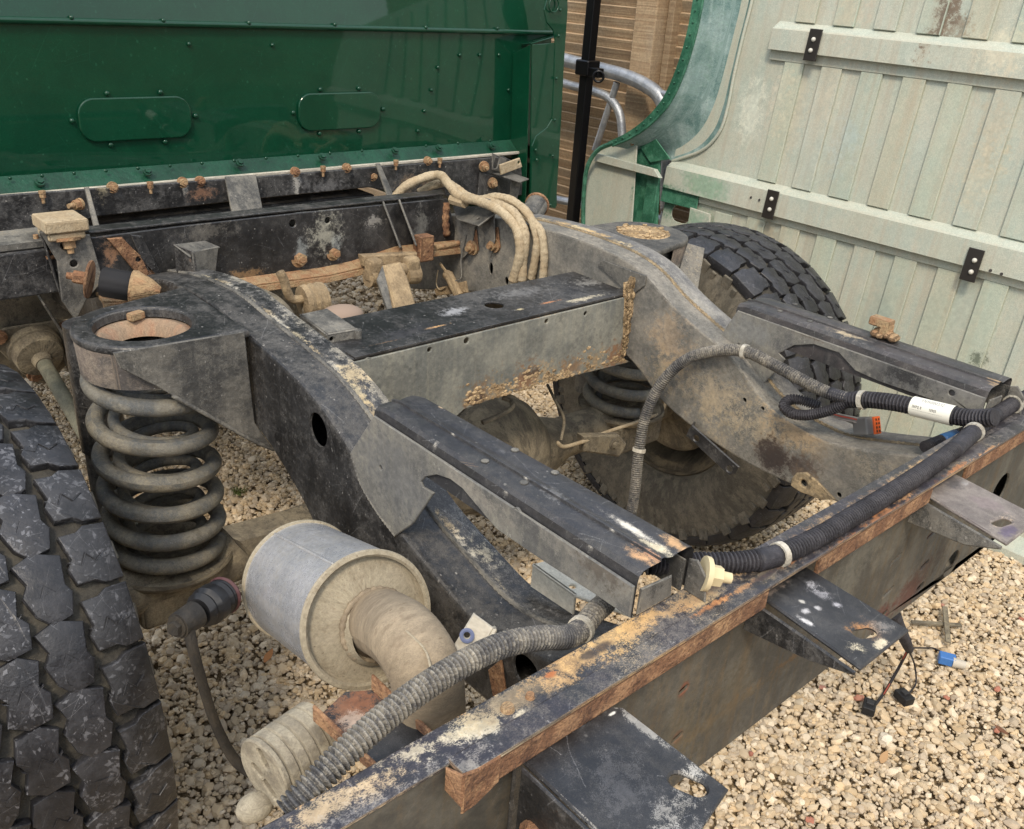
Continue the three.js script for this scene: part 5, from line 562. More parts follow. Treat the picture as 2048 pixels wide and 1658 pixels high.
// rusty open bracket on the front of the rear crossmember
{ const g = new THREE.Group(); g.name = 'rusty_bracket'; chassis.add(g); const y = 0.655, q = (u, v, yy = y) => Y(u, v, yy);
  const st = [[...(() => { const p = q(690, 1420); return [p.x, p.z]; })(), 0.03, 0.035, [140, 98, 72], 0.9, 1.3], [...(() => { const p = q(720, 1400); return [p.x, p.z]; })(), 0.02, 0.02, [128, 86, 64], 0.9, 1.3], [...(() => { const p = q(700, 1440); return [p.x, p.z]; })(), 0.012, 0.01, PALE, 0.6, 1.6]];
  const m = marked({ ...SB, film: 0.3, rust: 0.1 }, [-0.68, -0.48], [-0.26, -0.04], st, 512, 512);
  mesh('floor_plate', plate([q(632, 1436), q(690, 1382), q(750, 1378), q(864, 1476), q(754, 1542)], 0.005), m, g, 'half rusty half black floor plate');
  const up = (a, b, h, h2) => plate([q(...a), q(...b), q(...b).setY(y + h2), q(...a).setY(y + h)], 0.004); mesh('left_flange', up([632, 1438], [754, 1544], 0.018, 0.012), M.rust, g); mesh('right_flange', up([748, 1376], [866, 1478], 0.018, 0.01), M.rust, g);
  { const n = V(-0.55, 0.55, 0.62).normalize(), c = Z(938, 1272, -0.175), h2 = (u, v) => hit(u, v, n, n.dot(c)); const pb = [[947, 1226], [988, 1256], [960, 1306], [905, 1352], [903, 1298]].map(([u, v]) => h2(u, v)), hc = h2(934, 1270);
    M.galvP ??= surf({ base: [176, 172, 160], base2: [190, 184, 170], rough: 0.55, film: 0.4, filmC: [204, 196, 178], dark: 0.3, darkC: [120, 112, 98], metal: 0.1, size: 512 });
    const pm = mesh('pale_bracket', plate(pb, 0.005, [[hc, 0.003]], 0.0012), M.galvP, g, 'pale metal bracket with a blue ringed hole'); mesh('blue_ring', lathe([[0.0034, 0], [0.005, 0.0008], [0.0072, 0]], n, hc.clone().addScaledVector(n, 0.0051), 24), plain(0x5a6484, 0.6), pm); mesh('pale_bracket_fold', plate([pb[1], pb[2], pb[2].clone().addScaledVector(n, -0.03), pb[1].clone().addScaledVector(n, -0.03)], 0.004), M.galvP, pm); }
  mesh('rust_web', plate([X(975, 1340, -0.41), X(1000, 1320, -0.41), X(1012, 1400, -0.41), X(990, 1420, -0.41)], 0.004), M.rust, g);
}
// pale bracket lying inside the left rail
{ const y = 0.672, g = new THREE.Group(); g.name = 'pale_angle'; chassis.add(g); const q = (u, v, yy = y) => Y(u, v, yy); const top = [[1064, 1128], [1094, 1120], [1200, 1185], [1268, 1232], [1150, 1190]].map(([u, v]) => q(u, v)); mesh('top_leg', plate(top, 0.004, [[q(1112, 1156), 0.0035], [q(1145, 1172), 0.004]], 0.001), M.paleAngle ??= surf({ base: [206, 202, 188], base2: [192, 186, 170], rough: 0.7, film: 0.3, filmC: [216, 212, 200], dark: 0.2, darkC: [150, 138, 118], size: 512 }), g, 'pale metal angle with two holes'); mesh('side_leg', plate([top[0], top[4], top[4].clone().setY(y - 0.028), top[0].clone().setY(y - 0.032)], 0.004), M.paleAngle, g); }

// ---------------------------------------------------------------- links and fittings between the rails, ahead of the axle
{ const o = Z(785, 525, -1.14), t = thing('axle_locating_arm', 'tan mud coated locating arm between two round lugs', 'link arm', o), q = (u, v, d = 0) => Z(u, v, -1.14 + d).sub(o);
  mesh('arm', join([plate([q(765, 528, 0.02), q(800, 526, 0.02), q(815, 560, 0.06), q(832, 612, 0.12), q(790, 625, 0.12), q(775, 575, 0.06)], 0.03, [], 0.004)]), M.tan ??= surf({ base: [134, 116, 90], base2: [156, 136, 106], rough: 0.95, film: 0.4, filmC: [170, 152, 122], dark: 0.4, darkC: [86, 72, 56], s: 0.3, size: 512, bump: 0.003 }), t); mesh('arm_side', plate([q(765, 530, 0.02), q(775, 575, 0.05), q(792, 625, 0.1), q(775, 625, 0.1), q(752, 568, 0.03)], 0.01), M.dusty, t);
  mesh('cross_pin', cyl(q(738, 545), q(835, 535), 0.012, 0.012, 14), M.tan, t); for (const [u, v] of [[748, 545], [822, 540]]) mesh('lug', join([rbox(0.034, 0.05, 0.03, 0.01, 3).translate(...q(u, v - 4).toArray()), cyl(q(u - 12, v + 10), q(u + 12, v + 8), 0.02, 0.02, 18)]), M.tan, t); mesh('mount_plate', plate([q(725, 512, -0.01), q(836, 506, -0.01), q(836, 528, -0.01), q(730, 534, -0.01)], 0.02, [], 0.003), M.tan, t); }
{ const o = Z(620, 595, -1.0), t = thing('exhaust_hanger', 'tan rubber roller on a bent hanger rod above the gravel', 'exhaust hanger', o), q = (u, v, d = 0) => Z(u, v, -1.0 + d).sub(o);
  mesh('rod', tube([q(560, 545), q(568, 560), q(574, 582), q(584, 598), q(612, 598)], 0.008, { seg: 12 }), M.tan, t); mesh('roller', lathe([[0.001, -0.022], [0.03, -0.021], [0.032, -0.012], [0.029, -0.006], [0.032, 0], [0.03, 0.006], [0.032, 0.012], [0.03, 0.02], [0.001, 0.022]], V(1, 0.05, 0.1), q(627, 602), 28), M.tan, t, 'ribbed tan rubber roller'); mesh('hook', tube([q(612, 598), q(608, 620), q(610, 640)], 0.004), M.axle, t); }
{ const o = Z(520, 610, -1.05), t = thing('exhaust_front_pipe', 'brown curved exhaust pipe below the left rail arch', 'exhaust pipe', o), q = (u, v, z) => Z(u, v, z).sub(o); mesh('pipe', tube([q(380, 600, -1.3), q(470, 605, -1.15), q(540, 630, -1.0), q(575, 690, -0.92)], 0.034, { seg: 22 }), M.axle, t); mesh('flange_rim', tube([q(470, 572, -1.08), q(520, 590, -1.03), q(556, 622, -0.98), q(570, 645, -0.96)], 0.0035), M.tan, t); }
{ const p = Z(682, 632, -0.88), t = thing('bump_stop', 'pale pink dome just behind the middle crossmember', 'bump stop', p); mesh('dome', new THREE.SphereGeometry(0.036, 24, 14).scale(1.1, 0.5, 0.8), plain(0x927f70, 0.9), t); mesh('stem', cyl(V(0, -0.1, 0), V(0, 0, 0), 0.02, 0.02, 14), M.axle, t); }
{ const o = X(905, 570, 0.24), t = thing('cable_bracket', 'small tan cable bracket with upright adjuster on the right rail', 'cable bracket', o), q = (u, v, x = 0.24) => X(u, v, x).sub(o); mesh('plate', plate([q(868, 578), q(930, 562, 0.25), q(934, 585, 0.25), q(872, 592)], 0.006), M.tan, t); mesh('adjuster', join([cyl(q(896, 548), q(918, 592), 0.011, 0.011, 12), cyl(q(880, 527), q(894, 546), 0.0035, 0.003, 10), new THREE.SphereGeometry(0.011, 12, 8).translate(...q(895, 550).toArray())]), M.tan, t); mesh('wire', tube([q(933, 470, 0.28), q(922, 520, 0.27), q(922, 556, 0.26), q(910, 562)], 0.0015, { seg: 6 }), M.dusty, t); mesh('hook', tube([q(876, 540), q(873, 570), q(880, 580), q(890, 575)], 0.0016, { seg: 6 }), M.creamHose, t); }
// fuel or air tank under the cab, dark
{ const t = thing('gearbox_crossbrace', 'dark drivetrain mass hidden under the green cab', 'drivetrain', V(0, 0.45, -2.0)); mesh('gearbox', lathe([[0.001, -0.5], [0.11, -0.48], [0.14, -0.3], [0.16, 0], [0.13, 0.3], [0.06, 0.4], [0.001, 0.42]], V(0, 0, 1), V(0.1, 0.05, 0), 24), M.axle, t); mesh('brace', rbox(0.9, 0.08, 0.1, 0.01).translate(0, 0.1, 0.2), M.dusty, t); }
{ const a = X(1055, 440, 0.36), t = thing('spacer_tube', 'short grey steel tube with rusty rim beside the green pillar', 'tube', a); const d = V(0.55, 0.16, -0.35); mesh('body', cyl(V(0, 0, 0), d.clone().setLength(0.075), 0.024, 0.024, 24), M.dusty, t); mesh('rusty_rim', lathe([[0.02, 0.073], [0.027, 0.073], [0.027, 0.079], [0.02, 0.079]], d, V(0, 0, 0), 24), M.rust, t); }

// ---------------------------------------------------------------- hoses, wiring
const ridged = (r, pitch = 0.0044, amp = 0.0011) => s => { const c = Math.cos(s / pitch * 6.2832); return r - 0.0002 + amp * 1.5 * (c > -0.2 ? 0.35 + 0.65 * Math.min(1, c * 2) : c * 1.2); };
const conduit = { step: 0.00062, seg: 12, uvs: 0.3 };
function strap(t, c, dir, r, m = M.galvP) { mesh('cable_tie', lathe([[r - 0.001, -0.0035], [r + 0.0016, -0.0032], [r + 0.0016, 0.0032], [r - 0.001, 0.0035]], dir, c, 18), m, t); }
{ const o = Y(1395, 1128, YC + 0.011), t = thing('wiring_conduit', 'grey ribbed wiring conduit running along the rear crossmember', 'conduit', o), q = p => p.sub(o);
  const A = [[575, 1625, -0.062], [610, 1588, -0.062], [700, 1496, -0.068], [800, 1410, -0.075], [900, 1342, -0.08], [1000, 1292, -0.085], [1080, 1276, -0.085], [1135, 1274, -0.088], [1162, 1258, -0.095], [1188, 1226, -0.105], [1215, 1196, -0.115]].map(([u, v, z]) => q(Z(u, v, z)));
  const last = A.at(-1); const mid = [V(-0.375, 0.772, -0.12).sub(o), V(-0.345, 0.782, -0.085).sub(o)]; const B = [[1395, 1126], [1480, 1124], [1555, 1110], [1640, 1072], [1700, 1036], [1800, 974], [1900, 905], [1960, 852], [2030, 806], [2070, 786]].map(([u, v]) => q(Y(u, v, YC + 0.0085)));
  mesh('grey_length', tube([...A, ...mid], ridged(0.0098), conduit), M.hoseGrey, t, 'dusty grey ribbed length'); mesh('black_length', tube([mid[1], ...B], ridged(0.0098, 0.0042, 0.001), conduit), M.hoseBlack, t, 'black ribbed length');
  strap(t, A[8], A[9].clone().sub(A[7]), 0.0115); const c1 = q(Y(1560, 1109, YC + 0.0085)); strap(t, c1, B[3].clone().sub(B[1]), 0.0115, M.galvP); const c2 = q(Y(1948, 864, YC + 0.0085)); strap(t, c2, B[7].clone().sub(B[6]), 0.0115); strap(t, q(Y(2026, 808, YC + 0.0085)), B[8].clone().sub(B[7]), 0.0125);
  mesh('tape_wrap', tube([q(Y(1512, 1122, YC + 0.0085)), q(Y(1535, 1116, YC + 0.0085)), q(Y(1556, 1110, YC + 0.0085))], 0.0112, { seg: 14 }), M.hoseBlack, t); mesh('tape_wrap', tube([q(Y(1905, 902, YC + 0.0085)), q(Y(1935, 876, YC + 0.0085)), q(Y(1965, 848, YC + 0.0085)), q(Y(1990, 830, YC + 0.0085))], 0.0113, { seg: 14 }), M.hoseBlack, t); }
{ const o = X(1715, 802, 0.272), t = thing('branch_conduit', 'ribbed wiring branch with white paper label arching over the right rail', 'conduit', o), q = (u, v, x) => X(u, v, x).sub(o);
  const P1 = [[1262, 1030, 0.2], [1270, 980, 0.205], [1278, 900, 0.215], [1292, 830, 0.23], [1322, 768, 0.245], [1368, 722, 0.262], [1430, 702, 0.272], [1490, 703, 0.277], [1545, 728, 0.277], [1600, 758, 0.275], [1655, 785, 0.273], [1715, 802, 0.272]].map(a => q(...a));
  mesh('arched_length', tube(P1, ridged(0.0088, 0.0040, 0.001), conduit), M.hoseGrey, t); mesh('thick_length', tube([[1700, 800, 0.272], [1730, 799, 0.272], [1800, 807, 0.272], [1870, 824, 0.272], [1940, 836, 0.268], [1990, 835, 0.262]].map(a => q(...a)), ridged(0.0112, 0.0052, 0.0012), conduit), M.hoseBlack, t);
  mesh('loop_length', tube([[1705, 800, 0.272], [1660, 820, 0.268], [1615, 830, 0.262], [1582, 826, 0.258], [1568, 812, 0.262], [1578, 800, 0.275], [1600, 800, 0.287], [1640, 812, 0.3]].map(a => q(...a)), ridged(0.0078, 0.0038, 0.0008), conduit), M.hoseBlack, t);
  mesh('tape_wrap', tube([[1660, 786, 0.273], [1690, 796, 0.272], [1712, 800, 0.272]].map(a => q(...a)), 0.0098, { seg: 12 }), M.hoseBlack, t);
  strap(t, q(1490, 703, 0.277), P1[8].clone().sub(P1[6]), 0.0105); strap(t, q(1725, 800, 0.272), q(1760, 802, 0.272).sub(q(1710, 800, 0.272)), 0.013); strap(t, q(1278, 900, 0.215), P1[3].clone().sub(P1[2]), 0.0105);
  // paper label round the thick length
  const cv = document.createElement('canvas'); cv.width = 512; cv.height = 256; const k = cv.getContext('2d'); k.fillStyle = '#dedccf'; k.fillRect(0, 0, 512, 256); k.fillStyle = '#8d8b86'; k.font = 'bold 52px sans-serif'; k.fillText('YNN000332', 120, 100); k.fillStyle = '#4a4844'; k.font = 'bold 34px sans-serif'; k.fillText('IMPQ B', 40, 170); k.fillText('18905', 250, 170); k.fillRect(40, 186, 380, 3); const ct = new THREE.CanvasTexture(cv); ct.colorSpace = THREE.SRGBColorSpace;
  const lm = new THREE.MeshStandardMaterial({ map: ct, roughness: 0.7 }); const a = q(1826, 812, 0.272), b = q(1908, 832, 0.2715), dd = b.clone().sub(a); const cg = new THREE.CylinderGeometry(0.0142, 0.0142, dd.length(), 28, 1, true, 0, 6.2832); { const uv = cg.attributes.uv; for (let i = 0; i < uv.count; i++) { const u = uv.getX(i), v = uv.getY(i); uv.setXY(i, 1 - v, 0.27 + ((u + 0.25) % 1) * 2.2); } } ct.wrapT = THREE.ClampToEdgeWrapping; lm.side = THREE.DoubleSide; aim(cg, dd.clone().negate()); cg.translate((a.x + b.x) / 2, (a.y + b.y) / 2, (a.z + b.z) / 2); cg.userData.keepUV = true; mesh('paper_label', cg, lm, t, 'white paper label with faint printing');
  // bare wires to an orange plug
  const wc = [0x8c8880, 0xb04a3a, 0x77726a, 0x99908a]; wc.forEach((c, i) => mesh('wire', tube([q(1635, 810 + i * 2, 0.3), q(1670, 826 + i * 3, 0.31), q(1705, 834 + i * 3, 0.32), q(1738, 842 + i * 3, 0.33)], 0.0015, { seg: 6 }), plain(c, 0.6), t));
  const pc = new THREE.Group(); pc.name = 'plug'; t.add(pc); pc.position.copy(q(1745, 851, 0.33)); pc.lookAt(camera.position.clone().add(V(0.9, 0, 0.6))); mesh('housing', rbox(0.018, 0.028, 0.03, 0.003).translate(-0.006, 0, -0.012), plain(0x6f6e6c, 0.6), pc, 'grey plug housing'); mesh('orange_insert', rbox(0.012, 0.027, 0.006, 0.001).translate(0.004, 0, 0.004), plain(0xd8622c, 0.5), pc, 'orange plug insert'); for (let i = 0; i < 4; i++) for (let j = 0; j < 2; j++) mesh('painted_cavity', rbox(0.0028, 0.0036, 0.002, 0.0004).translate(0.0015 + j * 0.005, -0.009 + i * 0.006, 0.0066), plain(0x54301c, 0.7), pc); }  // raised brown boxes stand for plug cavities, their shade put into the colour
{ const o = Y(1880, 875, YC + 0.012), t = thing('blue_taped_conduit', 'short black conduit with blue tape behind the labelled conduit', 'conduit', o), q = (u, v, z) => Z(u, v, z).sub(o); mesh('conduit', tube([q(1850, 894, -0.1), q(1885, 880, -0.095), q(1935, 862, -0.085)], ridged(0.0075), conduit), M.hoseBlack, t); mesh('blue_tape', tube([q(1884, 880, -0.095), q(1912, 870, -0.09)], 0.009), plain(0x2f5f96, 0.5), t, 'blue tape'); }
{ const o = X(905, 385, 0.25), t = thing('brake_hose_bundle', 'cream dusty brake hoses looping over the right rail', 'hoses', o), z = (u, v, d) => Z(u, v, d).sub(o), x = (u, v, d) => X(u, v, d).sub(o);
  const H = [[z(785, 402, -1.3), z(812, 372, -1.28), z(872, 350, -1.26), x(900, 372, 0.25), x(918, 392, 0.25), x(960, 403, 0.25), x(1005, 425, 0.25), x(1034, 460, 0.25), x(1040, 505, 0.25), x(1026, 562, 0.25)],
    [z(838, 386, -1.3), z(862, 372, -1.28), z(884, 366, -1.27), x(905, 372, 0.268), x(940, 395, 0.262), x(985, 405, 0.262), x(1030, 428, 0.26), x(1050, 470, 0.26), x(1046, 520, 0.26), x(1044, 562, 0.26)],
    [x(935, 397, 0.27), x(958, 400, 0.272), x(990, 394, 0.275), x(1025, 402, 0.277), x(1060, 434, 0.277), x(1074, 478, 0.277), x(1070, 520, 0.277), x(1062, 558, 0.277)], [x(1005, 412, 0.28), x(1050, 432, 0.28), x(1080, 460, 0.28), x(1088, 505, 0.28), x(1086, 558, 0.28)]];
  H.forEach((p, i) => mesh('hose', tube(p, q => 0.0098 - i * 0.0006 + 0.0004 * Math.sin(q * 140 + i) + 0.0003 * Math.sin(q * 470), { seg: 14, step: 0.003 }), M.creamHose, t)); mesh('clip', rbox(0.03, 0.012, 0.02, 0.003).translate(...x(985, 402, 0.268).toArray()), M.dusty, t); mesh('hose_fitting', cyl(x(905, 398, 0.25), x(930, 406, 0.25), 0.012, 0.011, 8), M.creamHose, t); }
{ const o = Z(1790, 1240, -0.04), t = thing('tail_wiring', 'loose tail wiring with blue and black plugs lying on gravel', 'wiring', o), z = (u, v, d) => Z(u, v, d).sub(o), y = (u, v, h = 0.02) => Y(u, v, h).sub(o);
  mesh('sleeve', tube([z(1788, 1225, -0.04), z(1797, 1250, -0.05), z(1808, 1275, -0.06), y(1818, 1298, 0.12)], ridged(0.008, 0.004, 0.0008), conduit), M.hoseBlack, t); const bk = plain(0x242226, 0.6);
  mesh('wire', tube([y(1818, 1296, 0.12), y(1850, 1296, 0.05), y(1872, 1298), y(1886, 1306)], 0.0018, { seg: 6 }), bk, t); mesh('wire', tube([y(1816, 1300, 0.12), y(1795, 1340, 0.06), y(1772, 1380), y(1752, 1408)], 0.003, { seg: 8 }), bk, t); mesh('wire', tube([y(1814, 1302, 0.12), y(1793, 1342, 0.055), y(1770, 1384), y(1750, 1410)], 0.0016, { seg: 6 }), plain(0x8a4030, 0.6), t); mesh('wire', tube([y(1818, 1300, 0.12), y(1830, 1335, 0.05), y(1832, 1365), y(1818, 1388)], 0.0018, { seg: 6 }), bk, t);
  const bp = mesh('blue_plug', rbox(0.024, 0.02, 0.034, 0.003).rotateY(0.5), plain(0x3f72b4, 0.5), t, 'blue plastic plug'); bp.position.copy(y(1894, 1318, 0.024)); mesh('plug_nose', cyl(V(0, 0, 0.012), V(0.012, 0, 0.034), 0.011, 0.009, 14), plain(0xb9b2a4, 0.6), bp); for (const [u, v, a, lab] of [[1738, 1414, 0.4, 'black open plug'], [1808, 1394, 1.2, 'black plug']]) { const p = mesh('black_plug', rbox(0.034, 0.018, 0.024, 0.002).rotateY(a), plain(0x1b1b1c, 0.6), t, lab); p.position.copy(y(u, v, 0.022)); mesh('plug_latch', rbox(0.012, 0.006, 0.014, 0.001).rotateY(a).translate(0, 0.011, 0), plain(0x2c2c2e, 0.5), p); } }
for (const [a, b, lab] of [[[1822, 1247], [1922, 1252], 'long rusty flat bar lying on gravel by the tail wiring'], [[1887, 1222], [1894, 1292], 'short dark bar crossing the rusty flat bar on gravel']]) { const p = Y(a[0], a[1], 0.016), q = Y(b[0], b[1], 0.018), m = p.clone().lerp(q, 0.5), d = q.clone().sub(p); const g = rbox(d.length(), 0.005, 0.011, 0.001).rotateY(Math.atan2(-d.z, d.x)).translate(m.x, a[0] > 1850 ? 0.028 : 0.02, m.z); tag(mesh('flat_bar', g, M.axle), lab, 'bar'); }

// ---------------------------------------------------------------- green cab
{ const t = thing('truck_cab', 'glossy dark green truck cab with two oval cover plates on its rear wall', 'truck cab', V(0, 0.87, -1.47));
  const pt = surf({ base: [5, 55, 36], base2: [6, 58, 38], rough: 0.4, film: 0.06, filmC: [60, 104, 84], speck: 0.22, speckC: [140, 170, 150], scr: 0.18, scrC: [120, 160, 140], grain: 0.04, mott: 0.05, s: 0.9 });
  const paint = new THREE.MeshPhysicalMaterial({ map: pt.map, roughness: 0.4, clearcoat: 0.75, clearcoatRoughness: 0.03, specularIntensity: 0.3 }); paint.side = THREE.DoubleSide; paint.userData.uv = { s: 0.9 };
  const dustyPaint = surf({ base: [7, 54, 37], base2: [11, 62, 43], rough: 0.35, film: 0.12, filmC: [70, 118, 96], speck: 0.3, speckC: [150, 176, 160], scr: 0.2, size: 512 });
  const o = t.position, q = (u, v, d = 0) => Z(u, v, -1.47 + d).sub(o), W = (x, y, z) => V(x, y, z).sub(o);
  const sheet = (x0, x1, y0, y1, zf) => { const nx = 90, ny = 24, g = new THREE.PlaneGeometry(1, 1, nx, ny), p = g.attributes.position; for (let i = 0; i < p.count; i++) { const x = x0 + (p.getX(i) + 0.5) * (x1 - x0), y = y0 + (p.getY(i) + 0.5) * (y1 - y0); const w = 0.0006 * Math.sin(x * 9 + 1.3 * Math.sin(y * 7)) * Math.sin(y * 13 + 0.7) + 0.0002 * Math.sin(x * 17 + y * 13); p.setXYZ(i, x, y - o.y, zf(y) - o.z + w); } g.computeVertexNormals(); return g; };
  mesh('rear_wall', sheet(-0.8, 0.795, 0.885, 1.16, () => -1.467), paint, t, 'dark glossy green recessed wall');
  mesh('upper_wall', sheet(-0.8, 0.8, 1.155, 1.46, y => -1.463 - (y - 1.155) * 0.14), paint, t, 'upper wall tilted to the sky');
  mesh('wall_fold', tube([W(-0.8, 1.156, -1.462), W(0, 1.157, -1.462), W(0.805, 1.157, -1.462)], 0.006, { step: 0.1, seg: 10 }), paint, t);
  mesh('floor_flange', plate([W(-0.8, 0.9, -1.464), W(0.69, 0.9, -1.464), W(0.69, 0.874, -1.435), W(-0.8, 0.876, -1.435)], 0.004, [], 0.001), dustyPaint, t, 'sloping dusty green floor flange'); mesh('flange_edge', boxAt(-0.8, 0.69, 0.868, 0.875, -1.44, -1.428, 0.002).translate(-o.x, -o.y, -o.z), M.galvP, t, 'scuffed grey lower edge');
  // cover plates with rolled edges
  const cover = (u0, v0, u1, v1) => { const a = q(u0, v1), b = q(u1, v0), w = b.x - a.x, h = b.y - a.y, r = 0.03, sh = new THREE.Shape(); sh.moveTo(r, 0); sh.lineTo(w - r, 0); sh.absarc(w - r, r, r, -Math.PI / 2, 0); sh.lineTo(w, h - r); sh.absarc(w - r, h - r, r, 0, Math.PI / 2); sh.lineTo(r, h); sh.absarc(r, h - r, r, Math.PI / 2, Math.PI); sh.lineTo(0, r); sh.absarc(r, r, r, Math.PI, 1.5 * Math.PI);
    const g = new THREE.ExtrudeGeometry(sh, { depth: 0.002, bevelEnabled: true, bevelSize: 0.0025, bevelThickness: 0.0025, bevelOffset: -0.0025, bevelSegments: 3, curveSegments: 12 }); g.translate(a.x, a.y, 0.0065); const c = mesh('cover_plate', g, paint, t); return [a, b, c]; };
  const rivet = (p, parent = t, r = 0.0042) => mesh('rivet', new THREE.SphereGeometry(r, 10, 7).scale(1, 1, 0.8).translate(p.x, p.y, p.z), paint, parent);
  for (const [u0, v0, u1, v1] of [[160, 190, 375, 284], [594, 182, 756, 262]]) { const [a, b, c] = cover(u0, v0, u1, v1), w = b.x - a.x, h = b.y - a.y; for (const [x, y] of [[0.27, 1.09], [0.74, 1.09], [-0.05, 0.5], [1.05, 0.5], [0.25, -0.09], [0.74, -0.09]]) rivet(V(a.x + w * x, a.y + h * y, 0.006), c, 0.005); }
  for (const [u, v] of [[143, 35], [327, 41], [498, 46], [670, 49], [852, 55], [995, 57], [920, 110], [960, 110], [998, 110], [1034, 112], [876, 135], [863, 180], [849, 222], [836, 262], [1028, 148], [1043, 154], [1017, 180], [1031, 186], [1055, 122], [378, 88], [545, 90]]) rivet(q(u, v, v < 60 ? 0.012 : 0.006));
  for (let u = 20; u < 1010; u += 64) rivet(q(u, 358 - u * 0.078, 0.022), t, 0.0035); for (const [u, v] of [[80, 364], [295, 344], [480, 326], [645, 314], [790, 302], [878, 296], [985, 292]]) mesh('flange_bolt', bolt(q(u, v, 0.03), V(0, 0.6, 0.6), 0.006, 0.004), dustyPaint, t);
  // right hand pillar
  mesh('pillar_front', plate([q(1062, 89, 0.07), q(1058, 412, 0.07), q(1112, 412, 0.07), q(1112, 85, 0.07)], 0.004, [], 0.001), paint, t); mesh('pillar_side', plate([q(1062, 89, 0.07), q(1041, 106, 0.008), q(1024, 190, 0.008), q(1023, 300, 0.008), q(1040, 408, 0.03), q(1058, 412, 0.07)], 0.003, [], 0.0008), paint, t); mesh('pillar_cap', plate([q(1062, 89, 0.07), q(1112, 85, 0.07), q(1112, 70, 0.008), q(1045, 100, 0.008)], 0.003), paint, t);
  mesh('corner_flange', plate([[1104, -40], [1135, -40], [1136, 20], [1129, 120], [1122, 260], [1112, 417], [1061, 410], [1064, 292], [1072, 272], [1094, 255], [1104, 238], [1108, 150], [1110, 80], [1106, 60], [1094, 46], [1088, 20]].map(([u, v]) => q(u, v, 0.076)), 0.004, [], 0.0014), paint, t, 'green corner flange with stepped seam');
  for (const [u, v] of [[1121, 20], [1118, 72], [1113, 157], [1110, 240], [1106, 312], [1072, 300], [1101, 410], [1074, 320]]) rivet(q(u, v, 0.082), t, 0.004); mesh('handle_ring', new THREE.TorusGeometry(0.016, 0.002, 8, 24).translate(...q(1108, 10, 0.083).toArray()), paint, t);
  // the rest of the cab, above and ahead
  const bx = (n, a, m = paint) => mesh(n, boxAt(a[0], a[1], a[2] - 0.87, a[3] - 0.87, a[4] + 1.47, a[5] + 1.47, 0.02, 3), m, t); bx('cab_side', [-0.83, -0.8, 0.6, 1.45, -3.3, -1.475]); bx('cab_side', [0.78, 0.81, 0.6, 1.45, -3.3, -1.475]); bx('cab_front', [-0.8, 0.78, 0.6, 1.45, -3.34, -3.3]); bx('floor', [-0.8, 0.78, 0.875, 0.89, -3.3, -1.48], M.black); bx('roof', [-0.83, 0.81, 1.97, 2.03, -3.2, -1.6]); bx('upper_rear', [-0.83, 0.81, 1.45, 1.55, -1.6, -1.5]); for (const x of [-0.82, 0.74]) { bx('roof_post', [x, x + 0.06, 1.55, 1.97, -1.64, -1.58]); bx('roof_post', [x, x + 0.06, 1.45, 1.97, -3.2, -3.14]); }
  mesh('rear_window', boxAt(-0.76, 0.74, 0.68, 1.1, -0.145, -0.14, 0.001), new THREE.MeshPhysicalMaterial({ color: 0x9aa6a2, roughness: 0.05, transmission: 1, thickness: 0 }), t);
}

